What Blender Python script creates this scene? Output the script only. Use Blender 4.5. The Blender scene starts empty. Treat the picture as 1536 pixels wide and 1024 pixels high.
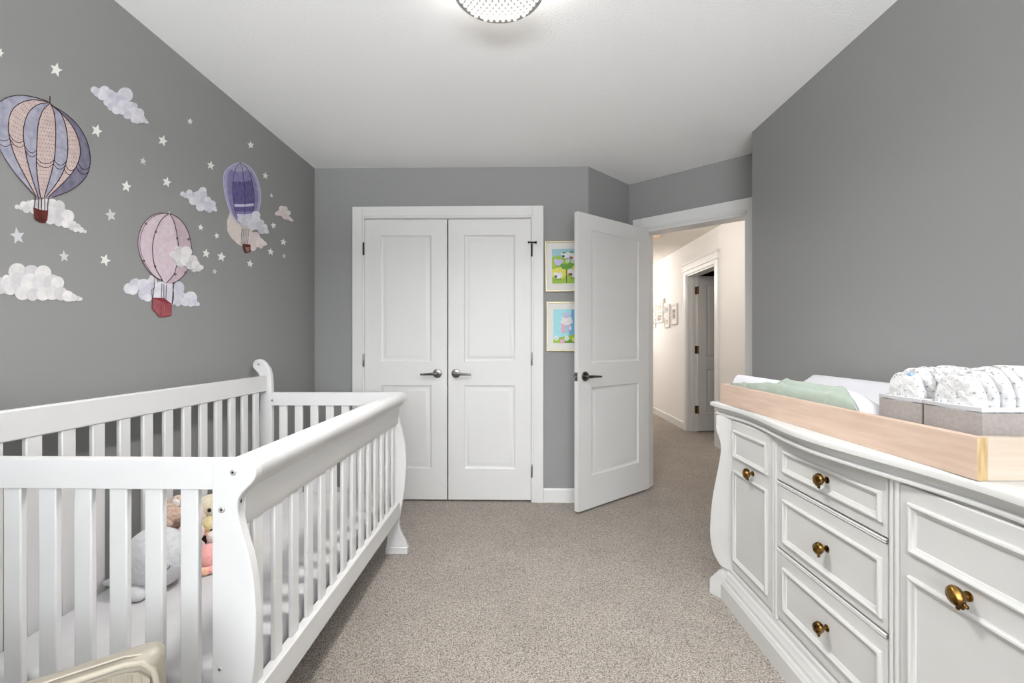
import bpy, bmesh, math, random
from mathutils import Vector, Matrix, noise
random.seed(7)
PI = math.pi
S = bpy.context.scene
COL = S.collection

# ------------------------------------------------------------------ camera geometry (used to read distances off the walls)
FPX = 682.667
YAW = math.atan(13.0 / FPX)
EYE = 1.168
CY, SY = math.cos(YAW), math.sin(YAW)
CEIL = 2.44
WX = -1.515          # left wall
BY = 3.32            # closet wall
RX = 1.405           # right wall
REAR = -2.7
def ray(u, v):
    a = (u - 768) / FPX; b = (512 - v) / FPX
    return (-SY + a * CY, CY + a * SY, b)
def onX(u, v, x):
    d = ray(u, v); t = x / d[0]
    return Vector((x, d[1] * t, EYE + d[2] * t))
def onY(u, v, y):
    d = ray(u, v); t = y / d[1]
    return Vector((d[0] * t, y, EYE + d[2] * t))
def onZ(u, v, z):
    d = ray(u, v); t = (z - EYE) / d[2]
    return Vector((d[0] * t, d[1] * t, z))

# ------------------------------------------------------------------ materials
def s2l(c):
    c = c / 255.0
    return c / 12.92 if c <= 0.04045 else ((c + 0.055) / 1.055) ** 2.4
def lin(rgb): return (s2l(rgb[0]), s2l(rgb[1]), s2l(rgb[2]), 1)
MATS = {}
def mat(name, rgb, rough=0.5, metal=0.0, var=0.0, nscale=20, bump=0.0, bscale=200, bdist=0.002, stretch=(1, 1, 1),
        rgb2=None, spec=0.5, ramp=(0.35, 0.65), sheen=0.0, sss=0.0, detail=3):
    m = bpy.data.materials.new(name); m.use_nodes = True
    nt = m.node_tree; b = nt.nodes['Principled BSDF']
    b.inputs['Base Color'].default_value = lin(rgb)
    b.inputs['Roughness'].default_value = rough
    b.inputs['Metallic'].default_value = metal
    b.inputs['Specular IOR Level'].default_value = spec
    if sheen: b.inputs['Sheen Weight'].default_value = sheen
    tc = nt.nodes.new('ShaderNodeTexCoord'); mp = nt.nodes.new('ShaderNodeMapping')
    mp.inputs['Scale'].default_value = stretch
    nt.links.new(tc.outputs['Object'], mp.inputs['Vector'])
    if rgb2 is None and var:
        rgb2 = tuple(max(0, min(255, c * (1 - var))) for c in rgb)
    if rgb2 is not None:
        n = nt.nodes.new('ShaderNodeTexNoise'); n.inputs['Scale'].default_value = nscale; n.inputs['Detail'].default_value = detail
        r = nt.nodes.new('ShaderNodeValToRGB')
        r.color_ramp.elements[0].position = ramp[0]; r.color_ramp.elements[0].color = lin(rgb2)
        r.color_ramp.elements[1].position = ramp[1]; r.color_ramp.elements[1].color = lin(rgb)
        nt.links.new(mp.outputs['Vector'], n.inputs['Vector']); nt.links.new(n.outputs['Fac'], r.inputs['Fac'])
        nt.links.new(r.outputs['Color'], b.inputs['Base Color'])
    if bump:
        n2 = nt.nodes.new('ShaderNodeTexNoise'); n2.inputs['Scale'].default_value = bscale; n2.inputs['Detail'].default_value = 2
        bp = nt.nodes.new('ShaderNodeBump'); bp.inputs['Strength'].default_value = bump; bp.inputs['Distance'].default_value = bdist
        nt.links.new(mp.outputs['Vector'], n2.inputs['Vector']); nt.links.new(n2.outputs['Fac'], bp.inputs['Height'])
        nt.links.new(bp.outputs['Normal'], b.inputs['Normal'])
    MATS[name] = m
    return m
def emit(name, rgb, k, base=None):
    m = bpy.data.materials.new(name); m.use_nodes = True
    b = m.node_tree.nodes['Principled BSDF']
    b.inputs['Base Color'].default_value = lin(base or rgb); b.inputs['Roughness'].default_value = 0.4
    b.inputs['Emission Color'].default_value = lin(rgb); b.inputs['Emission Strength'].default_value = k
    return m

M_wall = mat('wall_paint_grey', (144, 144, 143), 0.62, bump=0.12, bscale=260, bdist=0.001, spec=0.3)
M_ceil = mat('ceiling_texture_white', (246, 246, 246), 0.9, bump=0.35, bscale=130, bdist=0.004, spec=0.1)
M_trim = mat('trim_white', (218, 217, 215), 0.38, var=0.01, nscale=3)
M_hall = mat('hall_paint_cream', (230, 227, 224), 0.7, bump=0.05, bscale=250, bdist=0.001, spec=0.2)
M_hallc = mat('hall_ceiling', (226, 220, 212), 0.9, bump=0.4, bscale=85, bdist=0.005, spec=0.1)
M_crib = mat('crib_white_paint', (214, 213, 212), 0.40, var=0.008, nscale=6)
M_dress = mat('dresser_white_paint', (206, 205, 202), 0.42, var=0.02, nscale=8, stretch=(1, .2, 1))
M_dark = mat('closet_shade_dark', (40, 36, 32), 0.8)  # closet shade put into the colour, so the door gaps stay dark
M_steel = mat('satin_nickel', (150, 147, 142), 0.28, metal=1.0)
M_lever = mat('brushed_nickel_lever', (118, 115, 110), 0.25, metal=1.0)
M_bolt = mat('zinc_bolt', (190, 190, 188), 0.45, metal=0.6)
M_black = mat('dark_metal', (48, 45, 44), 0.4, metal=0.8)
M_bronze = mat('bronze_hinge', (122, 96, 66), 0.4, metal=0.9, var=0.2, nscale=60)
M_brass = mat('antique_brass', (160, 124, 66), 0.3, metal=1.0, rgb2=(66, 46, 22), nscale=70, ramp=(.38, .62))
M_sheet = mat('white_sheet', (200, 198, 199), 0.85, var=0.03, nscale=10, bump=0.25, bscale=12, bdist=0.01, sheen=0.2)
M_wood = mat('pale_birch', (216, 192, 175), 0.55, rgb2=(200, 174, 154), nscale=5, stretch=(14, 1.2, 14), ramp=(.3, .75), detail=6)
M_endgrain = mat('pine_end_grain', (192, 168, 124), 0.6, rgb2=(170, 140, 94), nscale=8, stretch=(16, 16, 2), detail=5)
M_pad = mat('changing_pad_cover', (216, 215, 220), 0.85, bump=0.3, bscale=25, bdist=0.006, sheen=0.2)
M_sage = mat('sage_muslin', (160, 172, 159), 0.9, rgb2=(150, 163, 150), nscale=14, bump=0.3, bscale=40, bdist=0.004, sheen=0.3)
M_bin = mat('bin_grey_fabric', (160, 152, 147), 0.9, rgb2=(150, 142, 138), nscale=120, bump=0.3, bscale=500, bdist=0.001, sheen=0.2)
M_binw = mat('bin_white_band', (216, 216, 220), 0.8, bump=0.2, bscale=60, bdist=0.002)
M_leather = mat('beige_leather', (150, 143, 131), 0.42, rgb2=(143, 136, 123), nscale=9, bump=0.35, bscale=260, bdist=0.0012)
M_ruche = mat('beige_leather_gathered', (154, 147, 132), 0.45, bump=0.9, bscale=60, bdist=0.006, stretch=(2.6, 2.6, .55))
M_welt = mat('beige_piping', (166, 158, 143), 0.5)
M_carpet_side = None

def carpet_material():
    m = bpy.data.materials.new('carpet_beige_grey'); m.use_nodes = True
    nt = m.node_tree; b = nt.nodes['Principled BSDF']; L = nt.links
    b.inputs['Roughness'].default_value = 1.0; b.inputs['Specular IOR Level'].default_value = 0.05
    b.inputs['Sheen Weight'].default_value = 0.15
    tc = nt.nodes.new('ShaderNodeTexCoord')
    n1 = nt.nodes.new('ShaderNodeTexNoise'); n1.inputs['Scale'].default_value = 185; n1.inputs['Detail'].default_value = 3; n1.inputs['Roughness'].default_value = .6
    r1 = nt.nodes.new('ShaderNodeValToRGB')
    e = r1.color_ramp.elements
    e[0].position = 0.33; e[0].color = lin((108, 98, 89)); e[1].position = 0.67; e[1].color = lin((236, 226, 215))
    x = e.new(0.5); x.color = lin((194, 183, 171))
    n2 = nt.nodes.new('ShaderNodeTexNoise'); n2.inputs['Scale'].default_value = 3.2; n2.inputs['Detail'].default_value = 2
    r2 = nt.nodes.new('ShaderNodeValToRGB'); r2.color_ramp.elements[0].position = .35; r2.color_ramp.elements[0].color = (.90, .90, .90, 1)
    r2.color_ramp.elements[1].position = .65; r2.color_ramp.elements[1].color = (1, 1, 1, 1)
    mx = nt.nodes.new('ShaderNodeMixRGB'); mx.blend_type = 'MULTIPLY'; mx.inputs['Fac'].default_value = 1
    vo = nt.nodes.new('ShaderNodeTexVoronoi'); vo.inputs['Scale'].default_value = 190
    ad = nt.nodes.new('ShaderNodeMath'); ad.operation = 'SUBTRACT'
    bp = nt.nodes.new('ShaderNodeBump'); bp.inputs['Strength'].default_value = 0.9; bp.inputs['Distance'].default_value = 0.012
    for n in (n1, n2, vo): L.new(tc.outputs['Object'], n.inputs['Vector'])
    L.new(n1.outputs['Fac'], r1.inputs['Fac']); L.new(n2.outputs['Fac'], r2.inputs['Fac'])
    L.new(r1.outputs['Color'], mx.inputs[1]); L.new(r2.outputs['Color'], mx.inputs[2]); L.new(mx.outputs['Color'], b.inputs['Base Color'])
    L.new(n1.outputs['Fac'], ad.inputs[0]); L.new(vo.outputs['Distance'], ad.inputs[1]); L.new(ad.outputs[0], bp.inputs['Height'])
    L.new(bp.outputs['Normal'], b.inputs['Normal'])
    return m
M_carpet = carpet_material()

def diaper_material():
    m = bpy.data.materials.new('diaper_printed_white'); m.use_nodes = True
    nt = m.node_tree; b = nt.nodes['Principled BSDF']; L = nt.links
    b.inputs['Roughness'].default_value = .8
    tc = nt.nodes.new('ShaderNodeTexCoord')
    vo = nt.nodes.new('ShaderNodeTexVoronoi'); vo.inputs['Scale'].default_value = 95
    r = nt.nodes.new('ShaderNodeValToRGB'); r.color_ramp.interpolation = 'LINEAR'
    r.color_ramp.elements[0].position = .15; r.color_ramp.elements[0].color = lin((160, 162, 170))
    r.color_ramp.elements[1].position = .30; r.color_ramp.elements[1].color = lin((214, 213, 212))
    n = nt.nodes.new('ShaderNodeTexNoise'); n.inputs['Scale'].default_value = 45
    bp = nt.nodes.new('ShaderNodeBump'); bp.inputs['Strength'].default_value = 1; bp.inputs['Distance'].default_value = .008
    L.new(tc.outputs['Object'], vo.inputs['Vector']); L.new(vo.outputs['Distance'], r.inputs['Fac']); L.new(r.outputs['Color'], b.inputs['Base Color'])
    L.new(tc.outputs['Object'], n.inputs['Vector']); L.new(n.outputs['Fac'], bp.inputs['Height']); L.new(bp.outputs['Normal'], b.inputs['Normal'])
    return m
M_diaper = diaper_material()

# ------------------------------------------------------------------ mesh builder
class MB:
    def __init__(self): self.v = []; self.f = []; self.m = []
    def add(self, verts, faces, mi=0):
        o = len(self.v); self.v += [Vector(p) for p in verts]
        self.f += [tuple(i + o for i in f) for f in faces]; self.m += [mi] * len(faces); return self
    def box(self, a, b, mi=0, T=None):
        x0, y0, z0 = a; x1, y1, z1 = b
        vs = [(x0, y0, z0), (x1, y0, z0), (x1, y1, z0), (x0, y1, z0), (x0, y0, z1), (x1, y0, z1), (x1, y1, z1), (x0, y1, z1)]
        if T: vs = [T(*p) for p in vs]
        return self.add(vs, [(0, 3, 2, 1), (4, 5, 6, 7), (0, 1, 5, 4), (1, 2, 6, 5), (2, 3, 7, 6), (3, 0, 4, 7)], mi)
    def prism(self, poly, P0, P1, mi=0):
        """poly: 2-D points; P0, P1 map a 2-D point to the two end caps"""
        n = len(poly)
        vs = [P0(*p) for p in poly] + [P1(*p) for p in poly]
        fs = [tuple(range(n))[::-1], tuple(range(n, 2 * n))] + [(i, (i + 1) % n, n + (i + 1) % n, n + i) for i in range(n)]
        return self.add(vs, fs, mi)
    def loft(self, rings, mi=0, cap=True, closed=True):
        n = len(rings[0]); vs = [p for r in rings for p in r]; fs = []
        for k in range(len(rings) - 1):
            for i in range(n if closed else n - 1):
                j = (i + 1) % n
                fs.append((k * n + i, k * n + j, (k + 1) * n + j, (k + 1) * n + i))
        if cap: fs += [tuple(range(n))[::-1], tuple(range((len(rings) - 1) * n, len(rings) * n))]
        return self.add(vs, fs, mi)
    def tube(self, path, r, seg=10, mi=0):
        path = [Vector(p) for p in path]; rings = []
        for i, p in enumerate(path):
            t = (path[min(i + 1, len(path) - 1)] - path[max(i - 1, 0)]).normalized()
            up = Vector((0, 0, 1)) if abs(t.z) < .9 else Vector((1, 0, 0))
            a = t.cross(up).normalized(); b = t.cross(a)
            rr = r[i] if isinstance(r, (list, tuple)) else r
            rings.append([p + a * math.cos(q) * rr + b * math.sin(q) * rr for q in [2 * PI * k / seg for k in range(seg)]])
        return self.loft(rings, mi)
    def ell(self, c, r, seg=20, rings=14, R=None, mi=0, fn=None):
        c = Vector(c); vs = []; fs = []
        for i in range(rings + 1):
            th = PI * i / rings
            for j in range(seg):
                ph = 2 * PI * j / seg
                d = Vector((math.sin(th) * math.cos(ph), math.sin(th) * math.sin(ph), math.cos(th)))
                p = Vector((d.x * r[0], d.y * r[1], d.z * r[2]))
                if fn: p = fn(p, d)
                if R: p = R @ p
                vs.append(c + p)
        for i in range(rings):
            for j in range(seg):
                k = (j + 1) % seg
                fs.append((i * seg + j, (i + 1) * seg + j, (i + 1) * seg + k, i * seg + k))
        return self.add(vs, fs, mi)
    def disc(self, c, n, r, h, seg=20, mi=0):
        c = Vector(c); n = Vector(n).normalized(); self.tube([c, c + n * h], r, seg, mi); return self

def wpos(o):
    p = Vector((0, 0, 0))
    while o is not None:
        p += o.location; o = o.parent
    return p
def obj(name, mb, mats, parent=None, smooth=30, bevel=0.0, seg=2, sub=0, merge=True):
    me = bpy.data.meshes.new(name)
    off = wpos(parent) if parent else Vector((0, 0, 0))
    if parent is None:
        xs = [p.x for p in mb.v]; ys = [p.y for p in mb.v]; zs = [p.z for p in mb.v]
        base = Vector(((min(xs) + max(xs)) / 2, (min(ys) + max(ys)) / 2, min(zs)))
    else: base = Vector((0, 0, 0))
    me.from_pydata([p - off - base for p in mb.v], [], mb.f)
    mats = mats if isinstance(mats, (list, tuple)) else [mats]
    for m in mats: me.materials.append(m)
    me.polygons.foreach_set('material_index', mb.m)
    bm = bmesh.new(); bm.from_mesh(me)
    if merge: bmesh.ops.remove_doubles(bm, verts=bm.verts, dist=1e-6)
    bmesh.ops.recalc_face_normals(bm, faces=bm.faces); bm.to_mesh(me); bm.free()
    me.shade_smooth()
    if smooth < 180: me.set_sharp_from_angle(angle=math.radians(smooth))
    o = bpy.data.objects.new(name, me); COL.objects.link(o)
    o.location = base
    if parent: o.parent = parent
    if bevel:
        b = o.modifiers.new('bevel', 'BEVEL'); b.width = bevel; b.segments = seg; b.limit_method = 'ANGLE'; b.angle_limit = math.radians(40); b.harden_normals = False
    if sub:
        s = o.modifiers.new('sub', 'SUBSURF'); s.levels = sub; s.render_levels = sub
    return o
def tag(o, label, cat, group=None, kind=None):
    o['label'] = label; o['category'] = cat
    if group: o['group'] = group
    if kind: o['kind'] = kind
    return o
def thing(name, label, cat, loc=(0, 0, 0), group=None, kind=None):
    o = bpy.data.objects.new(name, None); COL.objects.link(o); o.location = loc; o.empty_display_size = .1
    return tag(o, label, cat, group, kind)
def struct(name, mb, mats, label, cat, **k):
    return tag(obj(name, mb, mats, **k), label, cat, kind='structure')
def crom(pts, n):
    """smooth curve through pts, resampled to n points by arc length"""
    P = [Vector(p) for p in pts]; P = [2 * P[0] - P[1]] + P + [2 * P[-1] - P[-2]]; out = []
    for i in range(1, len(P) - 2):
        for k in range(12):
            t = k / 12
            out.append(.5 * ((2 * P[i]) + (P[i + 1] - P[i - 1]) * t + (2 * P[i - 1] - 5 * P[i] + 4 * P[i + 1] - P[i + 2]) * t * t + (3 * P[i] - P[i - 1] - 3 * P[i + 1] + P[i + 2]) * t ** 3))
    out.append(P[-2])
    d = [0]
    for a, b in zip(out, out[1:]): d.append(d[-1] + (b - a).length)
    res = []; j = 0
    for k in range(n):
        s = d[-1] * k / (n - 1)
        while j < len(d) - 2 and d[j + 1] < s: j += 1
        q = (s - d[j]) / max(1e-9, d[j + 1] - d[j]); res.append(out[j].lerp(out[j + 1], min(1, q)))
    return res

# ================================================================== SETTING
HX = 2.175                                                  # hall wall on the right
A0 = Vector((.880, 3.712, 0)); WD = Vector((math.cos(math.radians(41.3)), -math.sin(math.radians(41.3)), 0))
WN = Vector((-WD.y * -1, 0, 0)); WN = Vector((math.sin(math.radians(41.3)), math.cos(math.radians(41.3)), 0))   # into the hall
struct('floor', MB().box((-1.7, REAR - .1, -.05), (3.6, 9.3, 0)), M_carpet, 'beige grey flecked cut pile carpet covering bedroom and hall', 'carpet')
struct('ceiling', MB().box((-1.7, REAR - .1, CEIL), (2.1, 4.05, CEIL + .05)), M_ceil, 'white stippled bedroom ceiling', 'ceiling')
struct('wall_left', MB().box((WX - .12, REAR, 0), (WX, BY + .7, CEIL)), M_wall, 'grey painted wall behind the crib', 'wall')
OX0, OX1, OZ = -1.150, .085, 2.068                          # closet opening
wb = MB()
wb.box((WX - .1, BY, 0), (OX0, BY + .11, CEIL)); wb.box((OX1, BY, 0), (.492, BY + .11, CEIL)); wb.box((OX0, BY, OZ), (OX1, BY + .11, CEIL))
struct('wall_back', wb, M_wall, 'grey painted wall around the closet doors', 'wall', merge=False)
wc = MB(); c0 = Vector((.492, BY, 0)); c1 = A0.copy()
wc.add([c0, c1, c1 + Vector((-.08, .08, 0)), c0 + Vector((-.02, .11, 0))] + [p + Vector((0, 0, CEIL)) for p in (c0, c1, c1 + Vector((-.08, .08, 0)), c0 + Vector((-.02, .11, 0)))],
       [(0, 1, 2, 3), (4, 5, 6, 7), (0, 1, 5, 4), (1, 2, 6, 5), (2, 3, 7, 6), (3, 0, 4, 7)])
struct('wall_corner', wc, M_wall, 'short grey angled wall between closet wall and doorway', 'wall')
J0, J1 = .128, .888                                         # doorway opening along the diagonal wall
def diag(s, d, z): return A0 + WD * s + WN * d + Vector((0, 0, z))
wd = MB()
wd.box((-.02, 0, 0), (J0, .06, CEIL), T=diag); wd.box((J1, 0, 0), (1.36, .06, CEIL), T=diag); wd.box((J0, 0, 2.045), (J1, .06, CEIL), T=diag)
struct('wall_doorway', wd, M_wall, 'grey diagonal wall holding the open bedroom doorway', 'wall', merge=False)
wh = MB()
wh.box((-.02, .06, 0), (J0, .12, CEIL), T=diag); wh.box((J1, .06, 0), (1.36, .12, CEIL), T=diag); wh.box((J0, .06, 2.045), (J1, .12, CEIL), T=diag)
struct('wall_doorway_hall', wh, M_hall, 'cream hall side of the diagonal doorway wall', 'wall', merge=False)
struct('wall_right', MB().box((RX, REAR, 0), (RX + .12, 2.79, CEIL)), M_wall, 'grey painted wall behind the dresser', 'wall')
struct('wall_right_return', MB().box((RX + .12, 2.67, 0), (2.0, 2.79, CEIL)), M_wall, 'grey return wall at end of the right wall', 'wall')
# rear wall with the window that lights the room
WZ0, WZ1, WX0, WX1 = .60, 2.30, -1.40, 1.30
wr = MB()
wr.box((WX, REAR - .12, 0), (WX0, REAR, CEIL)); wr.box((WX1, REAR - .12, 0), (RX + .12, REAR, CEIL))
wr.box((WX0, REAR - .12, 0), (WX1, REAR, WZ0)); wr.box((WX0, REAR - .12, WZ1), (WX1, REAR, CEIL))
struct('wall_rear', wr, M_wall, 'grey wall with the window behind the viewpoint', 'wall', merge=False)
wf = MB()
for (a, b) in (((WX0, WZ0), (WX0 + .05, WZ1)), ((WX1 - .05, WZ0), (WX1, WZ1)), ((-.05, WZ0), (0, WZ1)), ((WX0, WZ0), (WX1, WZ0 + .05)), ((WX0, WZ1 - .05), (WX1, WZ1))):
    wf.box((a[0], REAR - .08, a[1]), (b[0], REAR - .03, b[1]))
struct('window_1', wf, M_trim, 'white window frame in the rear wall', 'window', merge=False)
# hall
hw = MB(); HD0, HD1, HDZ = 5.12, 5.98, 2.03
hw.box((HX, 2.6, 0), (HX + .12, HD0, CEIL)); hw.box((HX, HD1, 0), (HX + .12, 9.2, CEIL)); hw.box((HX, HD0, HDZ), (HX + .12, HD1, CEIL))
struct('wall_hall_right', hw, M_hall, 'cream hallway wall with a doorway and small photographs', 'wall', merge=False)
struct('wall_hall_left', MB().add([(.83, 3.80, 0), (.93, 3.80, 0), (.93, 9.2, 0), (.83, 9.2, 0), (.83, 3.80, CEIL), (.93, 3.80, CEIL), (.93, 9.2, CEIL), (.83, 9.2, CEIL)],
       [(0, 1, 2, 3), (4, 5, 6, 7), (0, 1, 5, 4), (1, 2, 6, 5), (2, 3, 7, 6), (3, 0, 4, 7)]), M_hall, 'cream left hallway wall', 'wall')
struct('wall_hall_end', MB().box((.8, 9.1, 0), (2.3, 9.2, CEIL)), M_hall, 'cream wall at the end of the hallway', 'wall')
hp = [diag(-.02, .06, CEIL - .002), diag(1.34, .06, CEIL - .002), Vector((HX, 2.72, CEIL - .002)), Vector((HX, 9.1, CEIL - .002)), Vector((.93, 9.1, CEIL - .002)), Vector((.93, 3.79, CEIL - .002))]
struct('ceiling_hall', MB().prism([(p.x, p.y) for p in hp], lambda x, y: Vector((x, y, CEIL - .002)), lambda x, y: Vector((x, y, CEIL + .06))), M_hallc, 'pale textured hallway ceiling', 'ceiling')
rm = MB()
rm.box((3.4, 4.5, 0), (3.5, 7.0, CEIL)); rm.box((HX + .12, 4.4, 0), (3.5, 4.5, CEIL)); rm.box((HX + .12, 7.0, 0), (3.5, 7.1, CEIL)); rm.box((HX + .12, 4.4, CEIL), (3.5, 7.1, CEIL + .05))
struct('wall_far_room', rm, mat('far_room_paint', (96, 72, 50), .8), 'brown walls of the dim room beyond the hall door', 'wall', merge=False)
# closet interior
ci = MB()
ci.box((-1.45, 3.95, 0), (.45, 4.0, CEIL)); ci.box((-1.45, BY + .11, 0), (-1.4, 3.95, CEIL)); ci.box((.45, BY + .14, 0), (.48, 3.95, CEIL)); ci.box((-1.45, BY + .11, CEIL - .05), (.48, 3.95, CEIL))
struct('wall_closet', ci, M_dark, 'inside walls of the closet, coloured dark for shade', 'wall', merge=False)

# ---- trims
def casing(u0, u1, w, top, head, T, mb):
    """flat casing with a stepped inner edge round an opening u0..u1; T(u, out, z)"""
    mb.box((u0 - w, 0, 0), (u0, .016, top + head), T=T); mb.box((u1, 0, 0), (u1 + w, .016, top + head), T=T)
    mb.box((u0, 0, top), (u1, .016, top + head), T=T)
    mb.box((u0 - w, .016, 0), (u0 - w * .16, .021, top + head), T=T); mb.box((u1 + w * .16, .016, 0), (u1 + w, .021, top + head), T=T)
    mb.box((u0 - w * .16, .016, top + head * .16), (u1 + w * .16, .021, top + head), T=T)
cb = MB(); casing(OX0 + .008, OX1 - .008, .088, OZ, .084, lambda u, d, z: Vector((u, BY - d, z)), cb)
struct('trim_1', cb, M_trim, 'white casing around the closet doors', 'door casing', bevel=.002, merge=False)
jb = MB(); jb.box((OX0, BY - .002, 0), (OX0 + .006, BY + .11, OZ)); jb.box((OX1 - .006, BY - .002, 0), (OX1, BY + .11, OZ)); jb.box((OX0, BY - .002, OZ - .004), (OX1, BY + .11, OZ))
struct('trim_2', jb, M_trim, 'white jamb lining inside the closet opening', 'door jamb', merge=False)
cd = MB(); casing(J0, J1, .085, 2.045, .095, lambda u, d, z: diag(u, -d, z), cd)
for a, b in ((J0, J0 + .018), (J1 - .018, J1)): cd.box((a, -.012, 0), (b, .13, 2.045), T=diag)
cd.box((J0, -.012, 2.027), (J1, .13, 2.045), T=diag)
cd.box((J1 - .03, .045, 0), (J1 - .018, .085, 2.03), T=diag)
struct('trim_3', cd, M_trim, 'white casing and jamb around the open bedroom doorway', 'door casing', merge=False, bevel=.002)
ch = MB(); casing(HD0, HD1, .09, HDZ, .05, lambda u, d, z: Vector((HX - d, u, z)), ch)
ch.box((HX - .03, HD0 - .10, HDZ + .05), (HX, HD1 + .10, HDZ + .15)); ch.box((HX - .04, HD0 - .115, HDZ + .13), (HX, HD1 + .115, HDZ + .15))
for a, b in ((HD0, HD0 + .018), (HD1 - .018, HD1)): ch.box((HX - .008, a, 0), (HX + .13, b, HDZ))
ch.box((HX - .008, HD0, HDZ - .018), (HX + .13, HD1, HDZ)); ch.box((HX + .045, HD1 - .03, 0), (HX + .085, HD1 - .018, HDZ))
struct('trim_4', ch, M_trim, 'white craftsman casing around the hallway door', 'door casing', merge=False, bevel=.002)
def base_profile(mb, p0, p1, n, h=.10, t=.014):
    p0, p1, n = Vector(p0), Vector(p1), Vector(n)
    prof = [(0, 0), (t, 0), (t, h - .012), (t * .45, h), (0, h)]
    mb.prism(prof, lambda d, z: p0 + n * d + Vector((0, 0, z)), lambda d, z: p1 + n * d + Vector((0, 0, z)))
bb = MB(); base_profile(bb, (OX1 + .081, BY, 0), (.492, BY, 0), (0, -1, 0)); base_profile(bb, (WX, BY, 0), (OX0 - .081, BY, 0), (0, -1, 0))
struct('baseboard_back', bb, M_trim, 'white baseboard along the closet wall', 'baseboard')
bb = MB(); base_profile(bb, (.492, BY, 0), A0, (WN.x * 0 + .7, -.7, 0)); struct('baseboard_corner', bb, M_trim, 'white baseboard on the short angled wall', 'baseboard')
bb = MB(); base_profile(bb, (WX, REAR, 0), (WX, BY - .014, 0), (1, 0, 0)); struct('baseboard_left', bb, M_trim, 'white baseboard behind the crib', 'baseboard')
bb = MB(); base_profile(bb, (RX, REAR, 0), (RX, 2.79, 0), (-1, 0, 0)); struct('baseboard_right', bb, M_trim, 'white baseboard behind the dresser', 'baseboard')
bb = MB(); base_profile(bb, (HX, 2.85, 0), (HX, HD0 - .09, 0), (-1, 0, 0)); base_profile(bb, (HX, HD1 + .09, 0), (HX, 9.1, 0), (-1, 0, 0))
struct('baseboard_hall', bb, M_trim, 'white baseboard along the hallway wall', 'baseboard')

# ---- panelled doors
def panel_leaf(mb, W, H, T, panels, th=.035, both=True):
    """leaf in (u 0..W, d 0..th, z 0..H); d=0 is the front"""
    us = sorted({0, W} | {p[0] for p in panels} | {p[1] for p in panels}); zs = sorted({0, H} | {p[2] for p in panels} | {p[3] for p in panels})
    for side in ((0, 1) if both else (0,)):
        D = (lambda d: d) if side == 0 else (lambda d: th - d)
        for i in range(len(us) - 1):
            for j in range(len(zs) - 1):
                uc, zc = (us[i] + us[i + 1]) / 2, (zs[j] + zs[j + 1]) / 2
                if any(p[0] < uc < p[1] and p[2] < zc < p[3] for p in panels): continue
                mb.add([T(us[i], D(0), zs[j]), T(us[i + 1], D(0), zs[j]), T(us[i + 1], D(0), zs[j + 1]), T(us[i], D(0), zs[j + 1])], [(0, 1, 2, 3)])
        for (a, b, c, d) in panels:
            rings = []
            for o, dep in ((0, 0), (.004, .004), (.012, .008), (.018, .0085), (.034, .004), (.042, .0025), (.046, .0025)):
                rings.append([T(a + o, D(dep), c + o), T(b - o, D(dep), c + o), T(b - o, D(dep), d - o), T(a + o, D(dep), d - o)])
            mb.loft(rings, cap=False); mb.add(rings[-1], [(0, 1, 2, 3)])
    if not both: mb.add([T(0, th, 0), T(W, th, 0), T(W, th, H), T(0, th, H)], [(0, 1, 2, 3)])
    c = [(0, 0), (W, 0), (W, H), (0, H)]
    for i in range(4):
        (a, b), (e, g) = c[i], c[(i + 1) % 4]
        n = 6
        mb.add([T(a, 0, b), T(e, 0, g), T(e, th, g), T(a, th, b)], [(0, 1, 2, 3)])
def lever(name_rose, parent, c, out, along, drop=.004, mats=None, L=.115):
    """round rose, neck, and a slim lever"""
    c, out, along = Vector(c), Vector(out).normalized(), Vector(along).normalized()
    h = MB(); h.tube([c, c + out * .004, c + out * .010, c + out * .012], [.033, .033, .030, .018], 28)
    h.tube([c + out * .011, c + out * .045], .010, 16)
    q = c + out * .050
    path = [q - along * .012, q, q + along * .03, q + along * .07 + Vector((0, 0, -drop * .4)), q + along * L + Vector((0, 0, -drop))]
    h.tube(path, [.010, .0115, .0105, .0085, .006], 14)
    return obj(name_rose, h, mats or M_lever, parent, smooth=24)
def hinge(parent, c, a, h=.09, r=.0055, m=None):
    g = MB(); c = Vector(c); a = Vector(a) * .012
    g.tube([c + Vector((0, 0, -h / 2 - .004)), c + Vector((0, 0, -h / 2)), c + Vector((0, 0, h / 2)), c + Vector((0, 0, h / 2 + .004))], [r * .7, r, r, r * .7], 12)
    return obj('hinge', g, m or M_steel, parent, smooth=50)
LW = .604; ZB = .014; LH = 2.060 - ZB
DF = BY - .004                                              # closet leaf front
def closet(u0, n, label):
    d = thing('door_%d' % n, label, 'closet door', (u0 + LW / 2, DF + .017, ZB), kind='structure')
    T = lambda u, dd, z: Vector((u0 + u, DF + dd, ZB + z))
    mb = MB(); panel_leaf(mb, LW, LH, T, [(.115, LW - .115, .225, .835), (.115, LW - .115, 1.005, 1.930)])
    obj('leaf', mb, M_trim, d, merge=False, smooth=25)
    return d
d1 = closet(-1.141, 1, 'left leaf of the white two panel closet doors')
d2 = closet(-1.141 + LW + .008, 2, 'right leaf of the white two panel closet doors')
lever('handle', d1, onY(656, 560, DF) , (0, -1, 0), (-1, 0, 0)); lever('handle', d2, onY(684, 560, DF), (0, -1, 0), (1, 0, 0))
for v in (373, 540): hinge(d1, (-1.146, BY - .022, onY(545, v, 3.3).z), (1, 0, 0), .085, .006, M_black if v < 400 else M_steel)
for v in (375, 538, 706): hinge(d2, (.080, BY - .022, onY(797, v, 3.3).z), (1, 0, 0), .085, .006, M_black if v < 400 else M_steel)
ds = MB(); p = onY(797, 363, BY - .024)
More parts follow.
